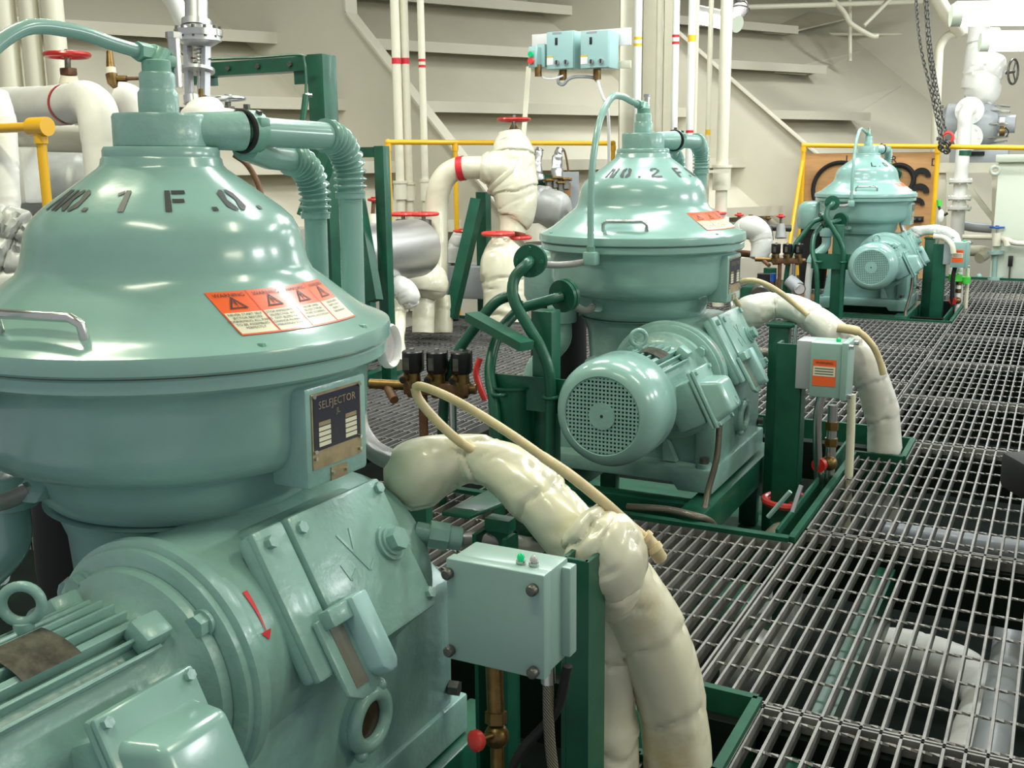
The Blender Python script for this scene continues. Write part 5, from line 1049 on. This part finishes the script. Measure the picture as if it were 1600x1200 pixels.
mb = MB(); a = W(735, 438, 7.35); mb.box(a, (.36, .3, .22), 'greyp', Matrix.Rotation(.1, 3, 'Z'), .01); tag(mb.build('grey_box'), 'flat grey box half hidden behind the slanting green brace', 'box')
t = thing('valve', W(598, 335, 5.9), 'small red handwheel valve seen through the second green frame', 'valve', 'valves with red handwheels'); q = PB(t); handwheel(q, W(584, 312, 6.0), (0, 0, 1), .028, .008, 'red', 3); q.part('handwheel', label='red handwheel'); q = PB(t); q.tube([W(584, 312, 6.0), W(582, 345, 6.0)], .012, 'rust', 8); q.tube([W(582, 335, 6.0), W(582, 355, 6.0)], .028, 'pipe', 10); q.part('body')
t = thing('foil_hose', W(604, 330, 6.1), 'short silver foil-wrapped tube behind the second green frame', 'hose'); q = PB(t); q.tube(spline([W(604, 300, 6.2), W(603, 318, 6.2), W(605, 345, 6.2)], 6), .02, 'alu', 12, fn=wrinkle(45, .01, .05)); q.part('tube')
# slanting green brace by the tall valve
t = thing('green_stay', W(710, 492, 7.0), 'dark green slanting stay with an upright, left of the tall lagged valve', 'stay', 'green steel frames'); t.location.z = 0; q = PB(t)
q.bar(W(704, 496, 6.9), W(747, 312, 6.9), .075, .075, 'green', up=(0, 1, 0)); q.part('slanting_leg')
q = PB(t); b = W(755, 300, 7.15); q.box((b.x, b.y, b.z/2), (.075, .075, b.z), 'green'); q.part('upright')
# green gantry frames
t = thing('green_gantry', W(505, 430, 4.6), 'tall dark green frame with a grey-lit post, behind the outlet pipes of the first purifier', 'gantry', 'green steel frames'); t.location.z = 0; q = PB(t)
p = W(505, 78, 4.6); q.box((p.x-.012, p.y, p.z/2-.02), (.085, .10, p.z), 'green', None, .003); q.part('post')
q = PB(t); q.bar(Vector((p.x-.056, p.y, p.z-.055)), Vector((p.x-.72, p.y, p.z-.055)), .08, .06, 'green', up=(0, 0, 1)); q.box((p.x-.10, p.y-.02, p.z-.11), (.09, .012, .06), 'green'); q.box((p.x-.70, p.y, p.z-.07), (.08, .12, .10), 'green'); q.part('beam')
q = PB(t); q.bar(W(516, 232, 4.55), W(478, 340, 4.55), .06, .06, 'green', up=(0, 1, 0)); q.part('brace')
for x in (.15, .33, .50): q = PB(t); q.hexbolt((p.x-x, p.y-.041, p.z-.055), (0, -1, 0), .012, .010, 'dsteel'); q.part('bolt')
q = PB(t); q.tube(spline([W(310, 93, 4.5), W(400, 90, 4.5), W(466, 86, 4.5), W(475, 95, 4.5), W(478, 120, 4.5), W(478, 148, 4.5)], 6), .006, 'green', 8); q.tube([W(478, 148, 4.5), W(473, 190, 4.5)], .014, 'green', 10); q.cyl(W(478, 148, 4.5), W(488, 149, 4.5), .008, 'steel', seg=8); q.part('small_bore_pipe')
t = thing('green_gantry', W(596, 580, 5.3), 'smaller dark green frame with a slanting brace, left of the aluminium drum', 'gantry', 'green steel frames'); t.location.z = 0; q = PB(t)
p = W(596, 228, 5.3); q.box((p.x, p.y, p.z/2), (.058, .058, p.z), 'green', None, .003); q.part('post')
q = PB(t); q.bar(Vector((p.x-.0295, p.y, p.z-.03)), Vector((p.x-.55, p.y, p.z-.03)), .056, .05, 'green'); q.part('beam')
q = PB(t); q.bar(W(556, 300, 5.35), W(586, 470, 5.3), .06, .06, 'green', up=(0, 1, 0)); q.part('brace')
q = PB(t); q.bar(ON(556, 600, .03), ON(630, 572, .03), .05, .06, 'green'); q.box((p.x, p.y, .01), (.14, .14, .02), 'green'); q.part('foot_beam')
mb = MB(); mb.tube([W(526, 700, 2.9), W(526, 830, 2.9)], .012, 'green', 8); mb.box(W(540, 790, 2.7), (.5, .03, .08), 'green'); tag(mb.build('green_support'), 'thin dark green upright behind the gear cover of the first purifier', 'support', 'green equipment posts')
# ================================================================ left edge: big lagged pipes, control valve
t = thing('lagged_pipe', W(158, 330, 4.4), 'thick white lagged pipe with a smooth elbow and a thin red ring, at the left', 'lagged pipe'); t.location.z = 0; q = PB(t)
pts = [W(-60, 166, 5.3), W(20, 166, 5.05), W(85, 165, 4.75), W(112, 162, 4.6), W(135, 158, 4.48), W(150, 170, 4.42), W(156, 195, 4.4), W(160, 235, 4.4), W(166, 300, 4.4), W(172, 420, 4.4)]
q.tube(spline(pts, 10), rspl([.088, .088, .088, .086, .084, .084, .083, .08, .08, .08], 10), 'lagw', 32, fn=wrinkle(51, .0025, .15)); q.part('lagging')
q = PB(t); a, b = W(110, 162.5, 4.61), W(107, 163, 4.63); q.tube([a, b], .089, 'band', 32, cap=False); q.part('ring', label='thin red ring')
t = thing('valve', W(105, 130, 4.7), 'valve with a red handwheel on top of the thick white lagged pipe', 'valve', 'valves with red handwheels'); q = PB(t)
handwheel(q, W(105, 86, 4.7), (0, 0, 1), .090, .0125, 'red', 4); q.part('handwheel', label='red handwheel')
q = PB(t); q.tube([W(105, 78, 4.7), W(106, 108, 4.7)], .013, 'dsteel', 8); q.box(W(107, 112, 4.7), (.055, .05, .032), 'rust', None, .004); q.tube([W(108, 118, 4.7), W(109, 140, 4.72)], [.035, .05], 'pipe', 16); q.part('stem')
t = thing('relief_valve', W(175, 130, 4.65), 'small brass relief valve with a side pipe, behind the white lagged elbow', 'valve'); q = PB(t)
q.tube([W(171, 80, 4.65), W(173, 106, 4.65)], [.013, .019], 'brass', 12); q.tube([W(173, 106, 4.65), W(174, 116, 4.65)], .022, 'pipe', 12); q.tube([W(174, 116, 4.65), W(176, 128, 4.65), W(180, 136, 4.65)], [.026, .024, .012], 'brass', 12); q.tube([W(176, 122, 4.65), W(198, 123, 4.65)], .014, 'brass', 10); q.tube([W(198, 123, 4.65), W(235, 122, 4.65)], .008, 'rust', 8); q.part('body')
sp('lagged_pipe', [W(185, 152, 4.9), W(205, 160, 4.9), W(218, 185, 4.9), W(222, 240, 4.9)], .075, 'lagw', 'white lagged bend half hidden between the elbow and the first purifier cap', 'lagged pipe', None, 8, 24)
mb = MB(); mb.tube([W(-60, 214, 5.2), W(150, 218, 4.95)], .062, 'pipe', 24)
a, b = W(13, 215, 5.08), W(34, 216, 5.06); mb.tube([a, b], .063, 'greyp', 24, cap=False); tag(mb.build('level_pipe'), 'cream level pipe with a grey band, behind the left yellow post', 'pipe')
mb = MB(); lagpipe(mb, [W(-12, 150, 4.1), W(2, 190, 4.1), W(8, 240, 4.1), W(10, 300, 4.1), W(12, 360, 4.1)], [.06, .055, .05, .05, .05], 'lagw', 52, .004); tag(mb.build('lagged_pipe'), 'white lagged pipe at the very left edge above the foil bundle', 'lagged pipe')
mb = MB(); mb.box(W(40, 275, 4.9), (.14, .14, .26), 'lagw', None, .03); tag(mb.build('lagged_block'), 'white lagged block left of the yellow post', 'lagging')
t = thing('foil_bundle', W(25, 470, 3.6), 'crumpled silver foil and cloth lagging at the left edge beside the first purifier hood', 'lagging'); q = PB(t)
q.tube(spline([W(-40, 352, 3.6), W(5, 352, 3.6), W(35, 362, 3.6), W(52, 378, 3.6)], 12), rspl([.07, .075, .065, .03], 12), 'lagg', 28, fn=wrinkle(53, .025, .07)); q.tube(spline([W(-40, 400, 3.6), W(0, 400, 3.6), W(30, 405, 3.6), W(56, 400, 3.6)], 12), rspl([.08, .085, .08, .04], 12), 'lagg', 28, fn=wrinkle(54, .028, .08)); q.tube(spline([W(-40, 450, 3.6), W(5, 450, 3.6), W(35, 455, 3.6), W(60, 470, 3.6)], 12), rspl([.09, .09, .08, .04], 12), 'lagg', 28, fn=wrinkle(55, .03, .08)); q.part('lagging')
mb = MB(); lagpipe(mb, [W(-60, 275, 6.1), W(60, 285, 6.0), W(130, 290, 6.0), (W(200, 300, 6.0))], [.17, .18, .18, .17], 'lagg', 56, .012, .2); tag(mb.build('grey_duct'), 'grey cloth-covered duct behind the yellow post on the left', 'duct')
# silver control valve behind the cap of the first purifier
D = 4.2
t = thing('control_valve', W(310, 165, D), 'silver control valve with bolted round head and open spring yoke, behind the first purifier cap', 'control valve'); q = PB(t)
c = W(310, 52, D); q.tube([c-Vector((0, 0, .012)), c+Vector((0, 0, .012))], .094, 'steel', 36); q.tube([c-Vector((0, 0, .03)), c-Vector((0, 0, .05))], [.085, .05], 'alu', 30); q.tube([c-Vector((0, 0, .012)), c-Vector((0, 0, .03))], .088, 'alu', 30); q.tube([c+Vector((0, 0, .012)), c+Vector((0, 0, .03))], [.085, .06], 'alu', 30)
for i in range(12): a_ = i*pi/6; q.hexbolt(c+Vector((.084*cos(a_), .084*sin(a_), -.02)), (0, 0, 1), .007, .045, 'dsteel')
q.part('diaphragm_head')
q = PB(t); q.tube([W(307, 42, D), W(307, 32, D)], .058, 'alu', 24); q.tube([W(307, 34, D), W(307, 0, D)], .045, 'alu', 10); q.tube([W(307, 2, D), W(307, -40, D)], .03, 'alu', 16); q.part('bonnet')
q = PB(t)
for x in (293, 322): q.bar(W(x, 66, D), W(x+(3 if x < 300 else -1), 150, D), .022, .03, 'alu', up=(0, 1, 0))
q.tube([W(309, 64, D), W(309, 70, D)], .048, 'alu', 24); q.tube([W(309, 107, D), W(309, 112, D)], .066, 'alu', 24); q.part('yoke')
q = PB(t); q.tube([W(311, 70, D)+Vector((.020*cos(i*.6), .020*sin(i*.6), -i*.0013)) for i in range(84)], .0035, 'steel', 6); q.tube([W(311, 70, D), W(311, 145, D)], .008, 'steel', 8); q.part('spring')
q = PB(t); q.tube([W(300, 150, D), W(301, 162, D)], .035, 'alu', 16); q.part('stem_guide'); q = PB(t); q.tube([W(316, 140, D), W(316, 158, D)], .016, 'brass', 10); q.part('fitting'); q = PB(t); q.tube(spline([W(270, 62, D), W(285, 85, D), W(310, 92, D), W(330, 92, D)], 6), .003, 'rust', 6); q.part('capillary_tube')
q = PB(t); lagpipe(q, [W(312, 160, D), W(316, 172, D), W(320, 200, D)], [.055, .085, .09], 'lagw', 57, .003); q.part('valve_lagging')
t = thing('valve', W(357, 190, 4.3), 'valve with a plain grey handwheel behind the hose clamp of the first purifier', 'valve'); q = PB(t); handwheel(q, W(357, 154, 4.3), (0, 0, 1), .062, .008, 'alu', 4); q.part('handwheel', label='grey handwheel')
q = PB(t); q.tube([W(356, 150, 4.3), W(356, 172, 4.3)], .012, 'dsteel', 8); q.box(W(355, 172, 4.3), (.05, .04, .03), 'dsteel', None, .004); q.tube([W(355, 174, 4.3), W(352, 210, 4.3)], .06, 'lagw', 16); q.part('stem')
sp('hose', [W(366, 242, 3.4), W(385, 256, 3.4), W(400, 280, 3.4), W(410, 310, 3.4)], .009, 'rust', 'thin dark brown hose dropping behind the hood of the first purifier', 'hose')
# ================================================================ small valves left of the far purifier
Yq = 9.5
t = thing('lagged_pipe', W(1180, 420, 8.9), 'white lagged bend left of the far brass manifold', 'lagged pipe'); q = PB(t)
lagpipe(q, [W(1150, 368, 9.0), W(1163, 358, 8.95), W(1176, 356, 8.9), (W(1187, 366, 8.9)), W(1190, 385, 8.9), W(1184, 405, 8.9)], [.07, .09, .10, .10, .09, .07], 'lagw', 58, .006, .12); q.part('lagging')
for i, (x, y, m, lb) in enumerate(((1155, 336, 'redb', 'small red handwheel valve at the left end of the row of small valves'), (1173, 339, 'brass', 'small brass-capped valve, second in the row of small valves'), (1200, 341, 'brass', 'small brass-capped valve, third in the row of small valves'), (1220, 338, 'redb', 'small red handwheel valve at the right end of the row of small valves'))):
    t = thing('valve', W(x, y+30, 9.3), lb, 'valve', 'small valves left of the far purifier'); q = PB(t); handwheel(q, W(x, y, 9.3), (0, 0, 1), .034 if m == 'redb' else .022, .008, m, 3, .02); q.part('handwheel', label='red handwheel' if m == 'redb' else 'brass cap')
    q = PB(t); q.tube([W(x, y, 9.3), W(x, y+14, 9.3)], .011, 'dsteel', 8); q.tube([W(x, y+12, 9.3), W(x, y+34, 9.3)], [.035, .05], 'lagg' if m == 'redb' else 'dsteel', 12); q.part('body')
mb = MB(); mb.tube([W(1140, 352, 9.4), W(1236, 357, 9.4)], .03, 'dsteel', 10); mb.tube([W(1150, 395, 9.2), W(1200, 400, 9.2)], .03, 'rust', 10); tag(mb.build('valve_header'), 'dull header pipe linking the small valves left of the far purifier', 'pipe')
t = thing('valve', W(1124, 345, 8.2), 'red handwheel valve behind the warning sticker of the middle purifier', 'valve', 'valves with red handwheels'); q = PB(t); handwheel(q, W(1122, 333, 8.2), (0, 0, 1), .055, .011, 'redb', 3); q.part('handwheel', label='red handwheel'); q = PB(t); q.tube([W(1122, 334, 8.2), W(1123, 350, 8.2)], .014, 'dsteel', 8); q.tube([W(1127, 340, 8.25), W(1128, 400, 8.25)], .06, 'lagw', 14); q.part('body')
# dark thing at the right edge of the frame
t = thing('black_stool', (.36, 3.05, 0), 'black corner of a padded object standing on the grating at the right edge', 'stool'); q = PB(t)
p = W(1618, 742, 3.35); q.box(p, (.16, .16, .12), 'rubber', Matrix.Rotation(.5, 3, 'Z'), .02); q.part('pad'); q = PB(t)
q.box((p.x+.06, p.y+.06, (p.z-.06)/2), (.03, .03, p.z-.06), 'greyp', None, .004); q.part('leg')
# ================================================================ light
w = bpy.data.worlds.new('world'); SC.world = w; w.use_nodes = True
w.node_tree.nodes['Background'].inputs['Color'].default_value = (.92, .97, 1, 1); w.node_tree.nodes['Background'].inputs['Strength'].default_value = .30
def lamp(x, y, z, e, sx=1.3, sy=.2, rz=0, ty=0):
    l = bpy.data.lights.new('tube_or_fill_lamp', 'AREA'); l.shape = 'RECTANGLE'; l.size = sx; l.size_y = sy; l.energy = e; l.color = (1, 1, .76) if y < 3 else (.96, 1, 1)
    o = bpy.data.objects.new('tube_or_fill_lamp', l); COL.objects.link(o); o.location = (x, y, z); o.rotation_euler = (0, ty, rz)
for (x, y, e) in ((-.9, .2, 20), (-3.0, 1.8, 44), (.9, 2.6, 24), (-1.0, 4.0, 56), (-3.2, 5.0, 44), (.6, 6.2, 40), (-1.6, 7.6, 58), (-2.6, 10.0, 44), (.9, 10.0, 48), (-.4, 13.0, 50), (-5.4, 4.6, 34)):  # last entry is an added fill that brightens the hull side, no fixture
    lamp(x, y, 3.6, e)
for y, e in ((2.2, 22), (4.8, 42), (8.0, 50)): lamp(3.9, y, 2.5, e, .25, 1.4, 0, radians(52))
SC.view_settings.view_transform = 'Standard'; SC.view_settings.look = 'None'; SC.view_settings.gamma = 1
SC.view_settings.use_curve_mapping = False
SC.view_settings.exposure = .62
